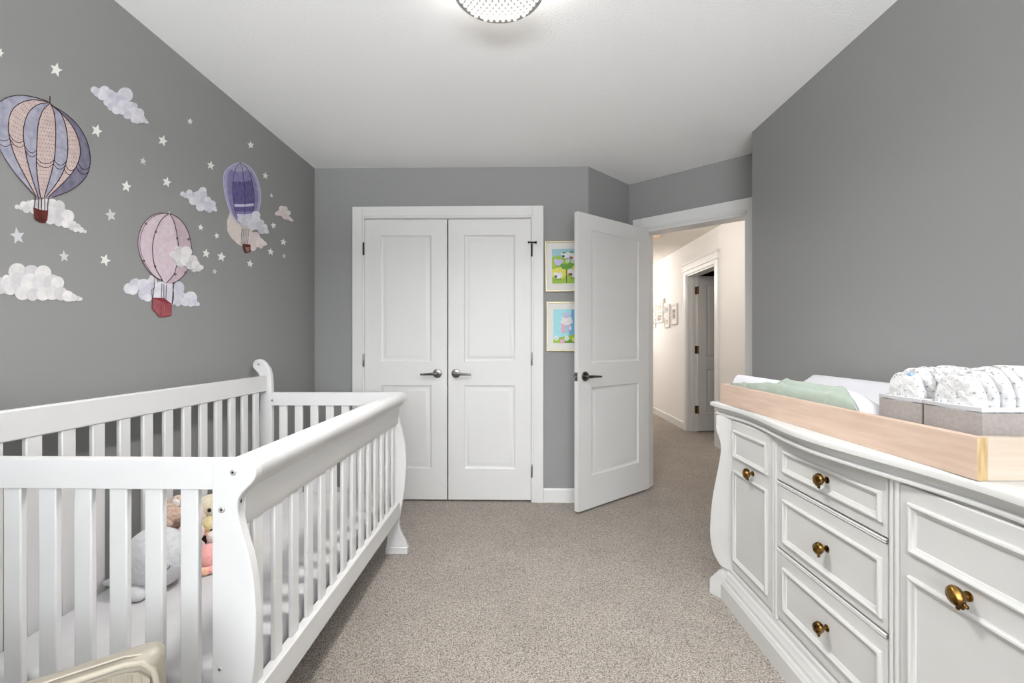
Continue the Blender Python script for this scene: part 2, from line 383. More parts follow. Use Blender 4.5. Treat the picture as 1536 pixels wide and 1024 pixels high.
ds.tube([p + Vector((-.018, 0, .0)), p + Vector((.030, -.012, -.004))], .0045, 10); ds.disc(p + Vector((.030, -.012, -.004)), (1, -.3, 0), .009, .008, 12); ds.disc(p + Vector((-.018, 0, 0)), (-1, 0, 0), .007, .008, 12)
obj('hinge_stop', ds, M_black, d2)
# bedroom door, standing open into the room
HG = Vector((1.008, 3.592, 0)); FR = Vector((.388, 3.076, 0)); DD = (FR - HG).normalized(); DL = (FR - HG).length
DN = Vector((DD.y * -1, DD.x, 0))                           # toward the back of the leaf
if DN.y < 0: DN = -DN
T3 = lambda u, d, z: HG + DD * u + DN * d + Vector((0, 0, .016 + z))
d3 = thing('door_3', 'white two panel bedroom door standing open', 'door', (HG + DD * DL / 2 + Vector((0, 0, .016))), kind='structure')
mb = MB(); panel_leaf(mb, DL, 2.030, T3, [(.135, DL - .135, .225, .835), (.135, DL - .135, 1.005, 1.925)])
obj('leaf', mb, M_trim, d3, merge=False, smooth=25)
cfront = T3(DL - .066, 0, .93 - .016)
lever('handle', d3, cfront, -DN, -DD)
lever('handle', d3, cfront + DN * .035, DN, -DD)
lt = MB(); q = T3(DL, .0175, .93 - .016); lt.box((-.012, -.003, -.028), (.012, .002, .028), T=lambda a, b, c: q + DN * a + DD * (b + .002) + Vector((0, 0, c)))
lt.ell(q + DD * .006, (.008, .008, .008), 12, 8)
obj('latch', lt, M_steel, d3)
for z in (.25, 1.03, 1.82): hinge(d3, T3(-.004, .041, z), WD, .09, .007)
# hall door, open into the far room
d4 = thing('door_4', 'white panelled hall door standing ajar', 'door', (HX + .45, HD1 - .05, .012), kind='structure')
T4 = lambda u, d, z: Vector((HX + .115 + u, HD1 - .055 + d + u * .10, .012 + z))
mb = MB(); panel_leaf(mb, .80, 2.0, T4, [(.115, .685, .225, .80), (.115, .685, .96, 1.89)])
obj('leaf', mb, M_trim, d4, merge=False, smooth=25)
for z in (.285, 1.06, 1.83):
    g = MB(); g.box((HX + .06, HD1 - .0205, z - .05), (HX + .125, HD1 - .016, z + .05)); g.tube([(HX + .115, HD1 - .06, z - .05), (HX + .115, HD1 - .06, z + .05)], .009, 10)
    g.box((HX + .112, HD1 - .058, z - .05), (HX + .118, HD1 - .018, z + .05))
    obj('hinge', g, M_bronze, d4, merge=False)

# ================================================================== CEILING LIGHT
cl = thing('ceiling_light', 'round flush ceiling light with bubbled crystal shade', 'ceiling light', (-.075, 1.532, CEIL))
LC = Vector((-.075, 1.532, 0)); RIM = 2.345; LR = .152
g = MB(); g.tube([LC + Vector((0, 0, CEIL)), LC + Vector((0, 0, CEIL - .02))], .11, 40); g.tube([LC + Vector((0, 0, CEIL - .02)), LC + Vector((0, 0, RIM + .02))], .125, 40)
obj('hidden_glow_band', g, emit('lamp_side_glow', (255, 251, 246), 14), cl, smooth=40)  # unseen glowing band, added to brighten the ceiling around the fixture
g = MB(); rr = []
for (r, z) in ((LR, RIM + .02), (LR + .003, RIM + .015), (LR + .003, RIM + .003), (LR, RIM), (LR - .008, RIM), (LR - .008, RIM + .02)):
    rr.append([LC + Vector((r * math.cos(t), r * math.sin(t), z)) for t in [2 * PI * k / 64 for k in range(64)]])
rr.append(rr[0]); g.loft(rr, cap=False); obj('rim', g, mat('rim_grey_metal', (168, 168, 166), .55, metal=.3), cl, smooth=40)
def domez(r): return RIM + .004 - .022 * (1 - (r / LR) ** 2)
g = MB(); rr = []
for r in (.002, .03, .06, .09, .12, LR - .004): rr.append([LC + Vector((r * math.cos(t), r * math.sin(t), domez(r) + .006)) for t in [2 * PI * k / 48 for k in range(48)]])
g.loft(rr, cap=False); obj('diffuser', g, emit('lamp_diffuser', (255, 252, 246), .42, (40, 40, 40)), cl, smooth=180)
g = MB(); st = .0215
for i in range(-9, 10):
    for j in range(-9, 10):
        x = (i + .5 * (j % 2)) * st; y = j * st * .866; r = math.hypot(x, y)
        if r < LR - .008: g.ell(LC + Vector((x, y, domez(r))), (.0084, .0084, .0070), 14, 10)
obj('crystal_bubbles', g, emit('crystal_bubble_lit', (255, 253, 250), .85, (120, 120, 120)), cl, smooth=180, merge=False)

# ================================================================== WALL DECALS (left wall)
def wp(u, v, lift): q = onX(u, v, WX); return Vector((WX + lift - .0008, q.y, q.z))
def sticker(mb, pts, lift=.0006, th=.0012, mi=0):
    mb.prism(pts, lambda u, v: wp(u, v, lift), lambda u, v: wp(u, v, lift + th), mi)
def ribbon(mb, pts, w, lift, mi):
    P = [Vector(p) for p in pts]
    for i in range(len(P) - 1):
        t = (P[i + 1] - P[i]); 
        if t.length < 1e-6: continue
        n = Vector((-t.y, t.x)).normalized() * w / 2
        mb.add([wp(*(P[i] - n), lift), wp(*(P[i + 1] - n), lift), wp(*(P[i + 1] + n), lift), wp(*(P[i] + n), lift)], [(0, 1, 2, 3)], mi)
def spot(mb, u, v, r, lift, mi, n=8):
    mb.add([wp(u + r * math.cos(2 * PI * k / n), v + r * math.sin(2 * PI * k / n), lift) for k in range(n)], [tuple(range(n))], mi)
def paper(name, c, c2=None, ns=40): return mat(name, c, .75, rgb2=c2, nscale=ns, ramp=(.3, .7), spec=.2)
K_star = paper('decal_star_white', (236, 234, 230)); K_star2 = paper('decal_star_grey', (206, 206, 210))
K_cl1 = paper('decal_cloud_a', (224, 221, 220), (206, 204, 206)); K_cl2 = paper('decal_cloud_b', (214, 211, 211), (196, 195, 199)); K_cl3 = paper('decal_cloud_c', (234, 231, 229), (216, 214, 214))
K_lv1 = paper('decal_cloud_lavender_a', (222, 220, 226), (206, 205, 214)); K_lv2 = paper('decal_cloud_lavender_b', (211, 209, 219), (195, 194, 207)); K_lv3 = paper('decal_cloud_lavender_c', (232, 230, 234), (212, 210, 222))
K_pk1 = paper('decal_cloud_pink_a', (230, 219, 217), (220, 206, 205)); K_pk2 = paper('decal_cloud_pink_b', (223, 210, 208)); K_pk3 = paper('decal_cloud_pink_c', (232, 222, 220))
K_line = paper('decal_outline_plum', (74, 56, 66)); K_cream = paper('decal_gore_cream', (206, 188, 182), (192, 172, 168)); K_gorelav = paper('decal_gore_lavender', (176, 176, 190), (150, 150, 168))
K_goredark = paper('decal_gore_slate', (128, 126, 144), (108, 106, 124)); K_dot = paper('decal_dot', (108, 84, 92)); K_bask = paper('decal_basket_brown', (104, 48, 42), (76, 34, 34))
K_pinkb = paper('decal_balloon_pink', (214, 200, 206), (202, 184, 194)); K_pinkd = paper('decal_balloon_pink_shade', (198, 180, 188), (186, 166, 176)); K_redb = paper('decal_basket_red', (168, 96, 100), (146, 78, 84)); K_redd = paper('decal_basket_red_dark', (132, 58, 66))
K_pur = paper('decal_purple', (112, 105, 150), (90, 82, 132)); K_purl = paper('decal_purple_light', (178, 174, 202), (160, 156, 188)); K_purm = paper('decal_purple_mid', (146, 140, 182), (126, 120, 166)); K_band = paper('decal_band_pale', (206, 202, 222)); K_crm2 = paper('decal_cream_envelope', (226, 218, 210), (212, 202, 196))
K_wick = paper('decal_wicker', (168, 126, 122), (128, 92, 90)); K_blank = paper('decal_bulb', (120, 96, 108))

def balloon(label, loc_px, curves, gore_mats, mats, extra, lines_w=1.0, N=26, inner=None, name='balloon_sticker'):
    q = onX(*loc_px, WX)
    t = thing(name, label, 'wall sticker', (WX, q.y, q.z), 'balloon wall stickers')
    C = [crom(c, N) for c in curves]
    env = MB(); out = C[0] + C[-1][::-1]
    sticker(env, [tuple(p) for p in out], .0006, .0012, 0)
    K = 5
    for i in range(len(C) - 1):
        grid = [[C[i][k].lerp(C[i + 1][k], s / K) for s in range(K + 1)] for k in range(N)]
        for k in range(N - 1):
            for s in range(K):
                mi = gore_mats[i]
                if callable(mi): mi = mi(k / (N - 1), s / (K - 1))
                env.add([wp(*grid[k][s], .0021), wp(*grid[k][s + 1], .0021), wp(*grid[k + 1][s + 1], .0021), wp(*grid[k + 1][s], .0021)], [(0, 1, 2, 3)], mi)
    return t, C, env
# -- lavender and cream balloon at far left
sc = lambda pts: [(x / 4.267, 60 + y / 4.267) for x, y in pts]
cur = [sc(c) for c in (
    [(300, 392), (215, 366), (120, 352), (30, 372), (-40, 430), (-60, 520), (-40, 620), (10, 730), (90, 850), (160, 930), (222, 1000)],
    [(305, 396), (200, 382), (110, 412), (62, 470), (48, 560), (60, 640), (90, 740), (150, 860), (228, 1003)],
    [(312, 400), (240, 412), (180, 460), (150, 540), (145, 620), (160, 720), (188, 840), (240, 1004)],
    [(315, 405), (270, 450), (240, 540), (232, 660), (228, 780), (238, 900), (255, 1005)],
    [(317, 405), (340, 460), (352, 560), (350, 680), (340, 780), (310, 900), (278, 1005)],
    [(320, 410), (385, 470), (420, 570), (430, 700), (415, 800), (375, 890), (290, 1005)],
    [(325, 415), (400, 480), (470, 570), (508, 680), (500, 770), (445, 865), (305, 1005)],
    [(330, 420), (420, 475), (505, 560), (560, 670), (573, 790), (540, 885), (450, 960), (330, 1008)])]
t, C, env = balloon('large lavender and dotted cream hot air balloon sticker at far left', (62, 300), cur, [1, 2, 1, 2, 1, 2, 3], None, None)
for i, (ta, dark) in enumerate(((.52, 0), (.50, 0), (.52, 0), (.60, 0), (.63, 0), (.66, 0), (.62, 0))):
    a = int(ta * 25)
    for off in (0, 1):
        p0, p1 = C[i][min(25, a + off)], C[i + 1][min(25, a + off + (0 if i < 3 else 0))]
        mid = (p0 + p1) / 2 + Vector((0, 7))
        ribbon(env, [tuple(p0), tuple(p0.lerp(mid, .55) + Vector((0, 2))), tuple(mid), tuple(p1.lerp(mid, .55) + Vector((0, 2))), tuple(p1)], .9, .0030, 4)
for c in C: ribbon(env, [tuple(p) for p in c], 1.3, .0032, 4)
for i in (1, 3, 5):
    for k in range(2, 24):
        wid = (C[i][k] - C[i + 1][k]).length; n = max(1, int(wid / 4.2))
        for s in range(n):
            f = (s + .5 + (.5 if k % 2 else 0)) / (n + .5)
            if .06 < f < .94: q = C[i][k].lerp(C[i + 1][k], f); spot(env, q.x, q.y, .62, .0026, 5, 6)
ribbon(env, [(74, 156), (74.6, 144)], 1.6, .0020, 4)
obj('envelope', env, [K_cream, K_gorelav, K_cream, K_goredark, K_line, K_dot], t, merge=False)
g = MB()
for a, b in (((52, 294), (50.5, 313)), ((57, 296), (56, 315)), ((61.5, 296), (61, 317)), ((66, 297), (66, 318)), ((71.5, 297), (70, 317))): ribbon(g, [a, b], 1.3, .0034, 0)
obj('rope', g, K_line, t, merge=False)
g = MB(); sticker(g, [(49, 311), (60, 315), (70.8, 315.5), (69.5, 330), (66, 334.5), (58, 333.5), (50.5, 329)], .0034, .001); obj('basket', g, K_bask, t)
# -- pale pink balloon
sc = lambda pts: [(180 + x / 5.12, 290 + y / 5.12) for x, y in pts]
cur = [sc(c) for c in (
    [(368, 158), (300, 150), (220, 185), (160, 260), (133, 370), (148, 470), (190, 560), (250, 632), (318, 668)],
    [(372, 156), (315, 200), (270, 290), (247, 390), (250, 490), (268, 570), (325, 672)],
    [(378, 156), (412, 220), (436, 330), (446, 430), (432, 540), (410, 620), (350, 690)],
    [(384, 156), (450, 192), (510, 270), (543, 390), (545, 500), (512, 592), (460, 655), (400, 695)])]
t, C, env = balloon('pale pink hot air balloon sticker with red basket, lowest of three', (240, 450), cur, [1, 1, 2], None, None)
for c in C: ribbon(env, [tuple(p) for p in c], 1.1, .0032, 3)
ribbon(env, [tuple(p + Vector((3, 1))) for p in C[0][2:-1]], .7, .0030, 3)
for x, y in ((195, 232), (270, 295), (435, 345), (522, 352), (180, 518), (265, 560), (420, 620), (500, 607), (545, 430)): spot(env, 180 + x / 5.12, 290 + y / 5.12, 2.0, .0034, 4)
for x, y in ((376, 146),): spot(env, 180 + x / 5.12, 290 + y / 5.12, 1.6, .002, 0)
obj('envelope', env, [K_pinkd, K_pinkb, K_pinkd, K_line, K_blank], t, merge=False)
g = MB()
for pts in ([(262, 640), (255, 720), (245, 800)], [(262, 720), (235, 740), (240, 800)], [(315, 690), (310, 810)], [(330, 695), (330, 805)], [(350, 700), (345, 810)], [(410, 680), (400, 760), (392, 850)], [(400, 680), (405, 800), (395, 850)]):
    ribbon(g, [(180 + x / 5.12, 290 + y / 5.12) for x, y in pts], .75, .0050, 0)
obj('rope', g, K_line, t, merge=False)
g = MB(); P5 = lambda pts: [(180 + x / 5.12, 290 + y / 5.12) for x, y in pts]
sticker(g, P5([(248, 800), (335, 803), (393, 850), (388, 936), (300, 952), (240, 880)]), .0036, .001, 0)
for pts, mi in (([(250, 802), (333, 805), (390, 849), (318, 830)], 1), ([(318, 832), (393, 851), (388, 935), (300, 950)], 0)): g.add([wp(*p, .0050) for p in P5(pts)], [(0, 1, 2, 3)], mi)
for k in range(6): x = 318 + k * 13; ribbon(g, P5([(x, 836 + k * 3), (x - 14 + k * 2, 946 - k * 2)]), .5, .0054, 1)
for pts in ([(318, 832), (300, 950)], [(250, 802), (318, 832), (393, 851)], [(248, 800), (240, 880), (300, 952), (388, 936)]): ribbon(g, P5(pts), .8, .0056, 1)
obj('basket', g, [K_redb, K_redd], t, merge=False)
# -- purple balloon
P5 = lambda pts: [(180 + x / 5.486, 160 + y / 5.486) for x, y in pts]
cur = [P5(c) for c in (
    [(975, 458), (905, 488), (855, 545), (850, 640), (865, 740), (892, 830), (925, 905), (960, 950)],
    [(982, 460), (945, 520), (925, 620), (925, 720), (935, 800), (950, 880), (985, 960)],
    [(985, 460), (1005, 520), (1018, 620), (1025, 720), (1025, 800), (1022, 880), (1015, 965)],
    [(990, 460), (1045, 510), (1080, 600), (1098, 700), (1100, 800), (1088, 880), (1045, 955)],
    [(995, 458), (1075, 505), (1130, 605), (1155, 720), (1150, 800), (1128, 880), (1080, 945)])]
band = lambda lo: (lambda k, s: 3 if (.66 < k + .035 * abs(s - .5) < .72 or k > .82) else (2 if k < .13 else (lo if .30 < k < .80 else 6) if k < .62 or k > .70 else 1))
t, C, env = balloon('purple and cream hot air balloon sticker near the corner', (370, 372), cur, [lambda k, s: 2 if s < .5 or k < .16 else 6, band(1), band(1), lambda k, s: 2 if s > .6 or k < .2 else 6], None, None)
sticker(env, [(180 + x / 5.12, 290 + y / 5.12) for x, y in [(845, 140), (822, 210), (822, 280), (850, 335), (900, 385), (935, 405), (990, 400), (1015, 330), (1015, 220), (960, 160)]], .0001, .0008, 4)
for c in C[1:4]: ribbon(env, [tuple(p) for p in c], .8, .0030, 5)
for c in (C[0], C[-1]): ribbon(env, [tuple(p) for p in c], .9, .0030, 3)
for x in (935, 948, 960, 972, 985): ribbon(env, [(180 + x / 5.12, 290 + 270 / 5.12), (180 + (x - 10) / 5.12, 290 + 390 / 5.12)], .5, .0040, 5)
obj('envelope', env, [K_purl, K_pur, K_purl, K_band, K_crm2, K_line, K_purm], t, merge=False)
g = MB(); sticker(g, [(180 + x / 5.12, 290 + y / 5.12) for x, y in [(935, 388), (998, 392), (998, 450), (958, 458), (945, 430)]], .0034, .001, 0)
sticker(g, [(180 + x / 5.12, 290 + y / 5.12) for x, y in [(958, 412), (990, 412), (988, 446), (964, 450)]], .0045, .0006, 1)
obj('basket', g, [K_bask, K_wick], t, merge=False)
# -- clouds
def cloud(label, circles, kk, lift):
    g = MB()
    for i, (u, v, r) in enumerate(circles):
        pts = [(u + r * math.cos(2 * PI * k / 22), v + r * math.sin(2 * PI * k / 22)) for k in range(22)]
        lo = .0006 if lift > .004 else lift; sticker(g, pts, lo, lift - lo + .0008 + .00012 * i, i % 3)
    return tag(obj('cloud_sticker', g, kk, merge=False), label, 'wall sticker', 'cloud wall stickers')
Z1 = lambda L: [(x / 4.267, 60 + y / 4.267, r / 4.267) for x, y, r in L]
Z2 = lambda L: [(x / 4.267, 260 + y / 4.267, r / 4.267) for x, y, r in L]
Z4 = lambda L: [(180 + x / 5.12, 290 + y / 5.12, r / 5.12) for x, y, r in L]
Z3 = lambda L: [(180 + x / 5.486, 160 + y / 5.486, r / 5.486) for x, y, r in L]
WH = [K_cl1, K_cl2, K_cl3]; LV = [K_lv1, K_lv2, K_lv3]; PK = [K_pk1, K_pk2, K_pk3]
cloud('lavender white cloud sticker at top, right of the large balloon', Z1([(602, 318, 22), (625, 335, 28), (668, 325, 32), (700, 350, 34), (725, 365, 34), (655, 355, 30), (690, 395, 28), (715, 425, 28), (745, 445, 30), (800, 352, 48), (770, 395, 45), (790, 430, 48), (830, 440, 45), (855, 425, 24), (850, 465, 38), (885, 470, 34), (815, 480, 26), (860, 505, 26), (900, 505, 26), (925, 518, 14), (938, 527, 8), (875, 520, 16)]), LV, .0006)
cloud('white cloud sticker behind the large balloon basket', Z2([(108, 213, 14), (135, 215, 18), (150, 200, 22), (185, 195, 22), (170, 225, 28), (210, 195, 26), (220, 230, 30), (250, 200, 34), (290, 195, 34), (330, 200, 38), (375, 210, 38), (290, 250, 44), (340, 260, 48), (390, 260, 42), (430, 275, 42), (320, 295, 32), (375, 305, 34), (420, 320, 30), (460, 330, 28), (490, 345, 24), (515, 362, 18), (540, 372, 11), (455, 345, 20), (480, 360, 16)]), WH, .0001)
cloud('big white cloud sticker at lower far left', Z2([(-30, 720, 50), (20, 715, 52), (40, 670, 22), (110, 630, 56), (200, 640, 54), (275, 640, 52), (60, 720, 58), (120, 690, 60), (190, 700, 60), (260, 700, 60), (330, 700, 54), (365, 700, 42), (140, 765, 46), (205, 775, 40), (270, 770, 44), (330, 765, 46), (385, 770, 44), (430, 785, 36), (465, 795, 24), (495, 800, 16), (512, 803, 11), (60, 750, 28), (0, 750, 22), (440, 800, 20)]), WH, .0006)
cloud('pale cloud sticker behind the red basket', Z4([(70, 730, 42), (120, 700, 48), (100, 740, 38), (180, 705, 50), (190, 770, 50), (245, 680, 38), (250, 650, 26), (250, 740, 60), (310, 740, 62), (380, 730, 60), (440, 725, 52), (300, 800, 48), (380, 800, 60), (450, 800, 56), (540, 800, 48), (500, 830, 36), (570, 840, 26), (595, 850, 15), (540, 850, 20), (440, 845, 22), (210, 800, 30)]), LV, .0001)
cloud('white cloud sticker overlapping the pink balloon', Z4([(410, 475, 28), (450, 440, 34), (500, 450, 44), (440, 500, 34), (455, 535, 30), (500, 510, 48), (550, 510, 36), (530, 550, 34), (570, 545, 32), (590, 570, 30), (560, 590, 16), (615, 568, 16)]), WH, .0058)
cloud('small white cloud sticker left of the purple balloon', Z3([(515, 717, 20), (540, 730, 22), (570, 705, 24), (575, 735, 28), (615, 725, 24), (680, 690, 30), (650, 725, 36), (685, 725, 30), (600, 775, 32), (640, 770, 44), (690, 780, 42), (720, 765, 26), (755, 800, 30), (720, 820, 40), (660, 825, 34), (770, 835, 20), (735, 850, 22), (785, 852, 11)]), LV, .0006)
cloud('bluish cloud sticker overlapping the purple balloon', Z4([(925, 200, 26), (960, 190, 28), (1040, 165, 30), (995, 215, 40), (945, 230, 24), (1035, 205, 38), (1075, 225, 24), (1060, 250, 34), (1100, 260, 26), (1010, 250, 34), (1085, 285, 28), (1115, 290, 18), (1125, 300, 10)]), LV, .0058)
cloud('blush cloud sticker beside the tiny brown basket', Z4([(1000, 330, 36), (1040, 330, 34), (970, 350, 26), (1050, 370, 44), (1000, 385, 40), (1075, 380, 34), (1020, 415, 26), (1080, 405, 18), (1105, 385, 18), (1118, 388, 10)]), PK, .0012)
cloud('little cream cloud sticker closest to the closet corner', Z4([(1205, 155, 15), (1225, 150, 22), (1240, 115, 20), (1265, 120, 22), (1255, 150, 30), (1290, 150, 20), (1270, 175, 24), (1295, 190, 16), (1310, 200, 11), (1322, 209, 8)]), PK, .0006)
# -- stars
def star(u, v, r, rot, label, k=None):
    g = MB(); fx = .86
    pts = [(u + fx * (r if i % 2 == 0 else r * .45) * math.sin(rot + PI * i / 5), v - (r if i % 2 == 0 else r * .45) * math.cos(rot + PI * i / 5) + .12 * fx * math.sin(rot + PI * i / 5) * r) for i in range(10)]
    sticker(g, pts, .0006, .0012)
    tag(obj('star_sticker', g, k or K_star), label, 'wall sticker', 'star wall stickers')
for a in (
    (84, 104.5, 11, .25, 'white star sticker highest on the wall, above the large balloon'),
    (0, 79, 7, .3, 'white star sticker cut off by the left picture edge'),
    (145, 196, 10, .3, 'white star sticker below the upper lavender cloud'),
    (214.4, 241.6, 6, .2, 'small star sticker right of the large balloon shoulder', 2),
    (189.4, 279.5, 9, .1, 'white star sticker right of the large balloon lower half'),
    (26, 354, 13, -.2, 'largest grey star sticker, between brown basket and big cloud', 2),
    (96, 384.5, 9, -.1, 'grey star sticker above the tail of the big lower cloud', 2),
    (166, 322.5, 10, -.2, 'grey star sticker right of the cloud behind the brown basket', 2),
    (157.5, 390, 9.5, .3, 'white star sticker left of the pale pink balloon'),
    (285, 182, 5, .1, 'tiny star sticker highest in the wall middle'),
    (244, 211, 8.5, .3, 'white star sticker right of the upper lavender cloud tail'),
    (376, 217.4, 6, -.1, 'star sticker above the purple balloon top'),
    (316, 248, 7, .15, 'star sticker left of the purple balloon shoulder'),
    (250, 273, 8, .2, 'white star sticker left of the small white cloud'),
    (398, 263.5, 5.5, .1, 'star sticker right of the purple balloon top'),
    (407, 293, 3.2, 0, 'tiniest star sticker, above the little cream cloud'),
    (301, 341, 5, .1, 'star sticker below the small white cloud'),
    (325, 353.5, 4.8, -.3, 'small star sticker left of the purple balloon bottom'),
    (309, 380, 7, .1, 'left star sticker of the pair right of the pink balloon'),
    (332, 385, 7.5, .1, 'right star sticker of the pair right of the pink balloon'),
    (375, 395.5, 6, .1, 'star sticker directly below the tiny brown basket'),
    (322, 407, 4.2, .2, 'faint little star sticker under the star pair', 2),
    (410, 338, 5.2, -.2, 'star sticker just below the little cream cloud'),
    (425, 363, 5.5, .1, 'rightmost white star sticker near the corner'),
    (406, 377.5, 5.8, 0, 'star sticker right of the blush cloud'),
    (426, 384, 3.8, 0, 'faint tiny star sticker low near the corner', 2)):
    star(*a[:5], K_star2 if len(a) > 5 else None)

# ================================================================== FRAMED PICTURES beside the closet
M_gilt = mat('pale_gold_frame', (226, 214, 178), .35, metal=.25, var=.06, nscale=30)
M_matb = mat('picture_mat', (222, 219, 214), .8)
ART = [0]
def art_poly(g, x0, z0, pts, y, mi):
    ART[0] += 1; y -= (ART[0] % 60) * .00002
    g.add([(x0 + a, y, z0 + b) for a, b in pts], [tuple(range(len(pts)))], mi)
def circ(a, b, r, n=14, fy=1.0): return [(a + r * math.cos(2 * PI * k / n), b + fy * r * math.sin(2 * PI * k / n)) for k in range(n)]
def picture(label, x0, z0, w, h, paint, cols, tilt=0):
    t = thing('framed_picture', label, 'picture', (x0 + w / 2, BY, z0), 'framed pictures beside the closet')
    y = BY; g = MB(); rr = []
    for o, d in ((0, .001), (0, .018), (.003, .021), (.008, .021), (.011, .014)):
        rr.append([Vector((x0 + o, y - d, z0 + o)), Vector((x0 + w - o, y - d, z0 + o)), Vector((x0 + w - o, y - d, z0 + h - o)), Vector((x0 + o, y - d, z0 + h - o))])
    g.loft(rr, cap=False); g.add(rr[0], [(0, 1, 2, 3)]); obj('frame', g, M_gilt, t, smooth=20)
    g = MB(); g.box((x0 + .010, y - .012, z0 + .010), (x0 + w - .010, y - .002, z0 + h - .010)); obj('mat_board', g, M_matb, t)
    g = MB(); paint(g, x0 + .050, z0 + .060, w - .10, h - .115, y - .0125)
    obj('print', g, cols, t, merge=False)
    if tilt: t.rotation_euler = (0, tilt, 0)
    return t
pc = lambda n, c: mat('print_' + n, c, .6, var=.05, nscale=60)
PC = [pc('sky', (158, 196, 206)), pc('grass', (150, 190, 60)), pc('leaf', (96, 150, 50)), pc('white', (226, 226, 226)), pc('navy', (52, 60, 92)), pc('pink', (232, 168, 200)), pc('brown', (120, 84, 60)), pc('yellow', (222, 214, 96)), pc('red', (190, 72, 66)), pc('aqua', (160, 216, 222)), pc('lilac', (196, 186, 220)), pc('blue', (110, 172, 214))]
def paint1(g, x, z, w, h, y):
    art_poly(g, x, z, [(0, 0), (w, 0), (w, h), (0, h)], y, 0)
    art_poly(g, x, z, [(0, 0), (w, 0), (w, .70 * h), (.75 * w, .62 * h), (.5 * w, .68 * h), (.25 * w, .80 * h), (0, .76 * h)], y - .0004, 1)
    art_poly(g, x, z, [(0, 0), (w, 0), (w, .42 * h), (.6 * w, .52 * h), (.3 * w, .48 * h), (0, .40 * h)], y - .0008, 7)
    art_poly(g, x, z, [(0, 0), (w, 0), (w, .2 * h), (.6 * w, .3 * h), (.3 * w, .12 * h), (0, .2 * h)], y - .0010, 1)
    k = 0
    def sheep(a, b, s, body, face):
        art_poly(g, x, z, circ(a, b, s, 16, .8), y - .0016, body); art_poly(g, x, z, circ(a - s * .7, b + s * .5, s * .55, 12), y - .0018, body); art_poly(g, x, z, circ(a + s * .6, b + s * .3, s * .6, 12), y - .0018, body)
        art_poly(g, x, z, [(a - s * 1.0, b - s * .5), (a - s * .3, b - s * .5), (a - s * .3, b + s * .1), (a - s * 1.0, b + s * .1)], y - .0020, face)
        for q in (-.5, 0, .5): art_poly(g, x, z, [(a + s * q, b - s * 1.2), (a + s * (q + .18), b - s * 1.2), (a + s * (q + .18), b - s * .6), (a + s * q, b - s * .6)], y - .0014, 6)
    sheep(.22 * w, .60 * h, .028, 10, 10); sheep(.46 * w, .80 * h, .026, 3, 4); sheep(.74 * w, .76 * h, .03, 3, 8); sheep(.20 * w, .22 * h, .026, 3, 4); sheep(.72 * w, .28 * h, .034, 3, 6)
    art_poly(g, x, z, [(.46 * w, .02 * h), (.50 * w, .02 * h), (.50 * w, .45 * h), (.46 * w, .45 * h)], y - .0022, 6)
    for a, b in ((.40, .46), (.50, .50), (.60, .47), (.36, .52), (.62, .54), (.5, .44)): art_poly(g, x, z, circ(a * w, b * h, .019, 10, .7), y - .0024, 2)
    for a, b in ((.52, .64), (.70, .62), (.9, .6)): art_poly(g, x, z, circ(a * w, b * h, .012, 10), y - .0026, 3); art_poly(g, x, z, circ(a * w, b * h, .005, 8), y - .0028, 2)
    for a, b in ((.40, .88), (.66, .90), (.86, .86)): art_poly(g, x, z, circ(a * w, b * h, .012, 10, .6), y - .0020, 2)
def paint2(g, x, z, w, h, y):
    art_poly(g, x, z, [(0, 0), (w, 0), (w, h), (0, h)], y, 9)
    art_poly(g, x, z, [(.5 * w, 0), (w, 0), (w, h), (.62 * w, h)], y - .0004, 11)
    art_poly(g, x, z, [(0, 0), (w, 0), (w, .3 * h), (.5 * w, .22 * h), (0, .12 * h)], y - .0008, 1)
    art_poly(g, x, z, [(.30 * w, 0), (w, 0), (w, .12 * h), (.6 * w, .1 * h)], y - .001, 2)
    art_poly(g, x, z, [(.27 * w, .30 * h), (.62 * w, .30 * h), (.62 * w, .62 * h), (.27 * w, .62 * h)], y - .0012, 5)
    for b, s in ((.64, .045), (.72, .038), (.80, .028), (.87, .018)): art_poly(g, x, z, circ(.45 * w, b * h, s, 14, .55), y - .0016, 3 if s > .03 else 10)
    art_poly(g, x, z, [(.37 * w, .30 * h), (.50 * w, .30 * h), (.50 * w, .52 * h), (.37 * w, .52 * h)], y - .0018, 0)
    art_poly(g, x, z, [(.54 * w, .38 * h), (.60 * w, .38 * h), (.60 * w, .50 * h), (.54 * w, .50 * h)], y - .0018, 3)
    for a, b, c in ((.10, .14, 3), (.45, .14, 3), (.30, .05, 5), (.70, .10, 7)): art_poly(g, x, z, circ(a * w, b * h, .017, 12), y - .0020, c); art_poly(g, x, z, circ(a * w, b * h, .006, 8), y - .0022, 0)
    for a in (.05, .13, .21): art_poly(g, x, z, [(a * w, .25 * h), (a * w + .006, .25 * h), (a * w + .006, h), (a * w, h)], y - .0006, 0)
picture('upper framed print of sheep on green hills beside closet', .180, 1.530, .335 - .02, .366, paint1, PC, -.012)
picture('lower framed print of a pink striped house beside closet', .187, 1.098, .335 - .02, .358, paint2, PC)

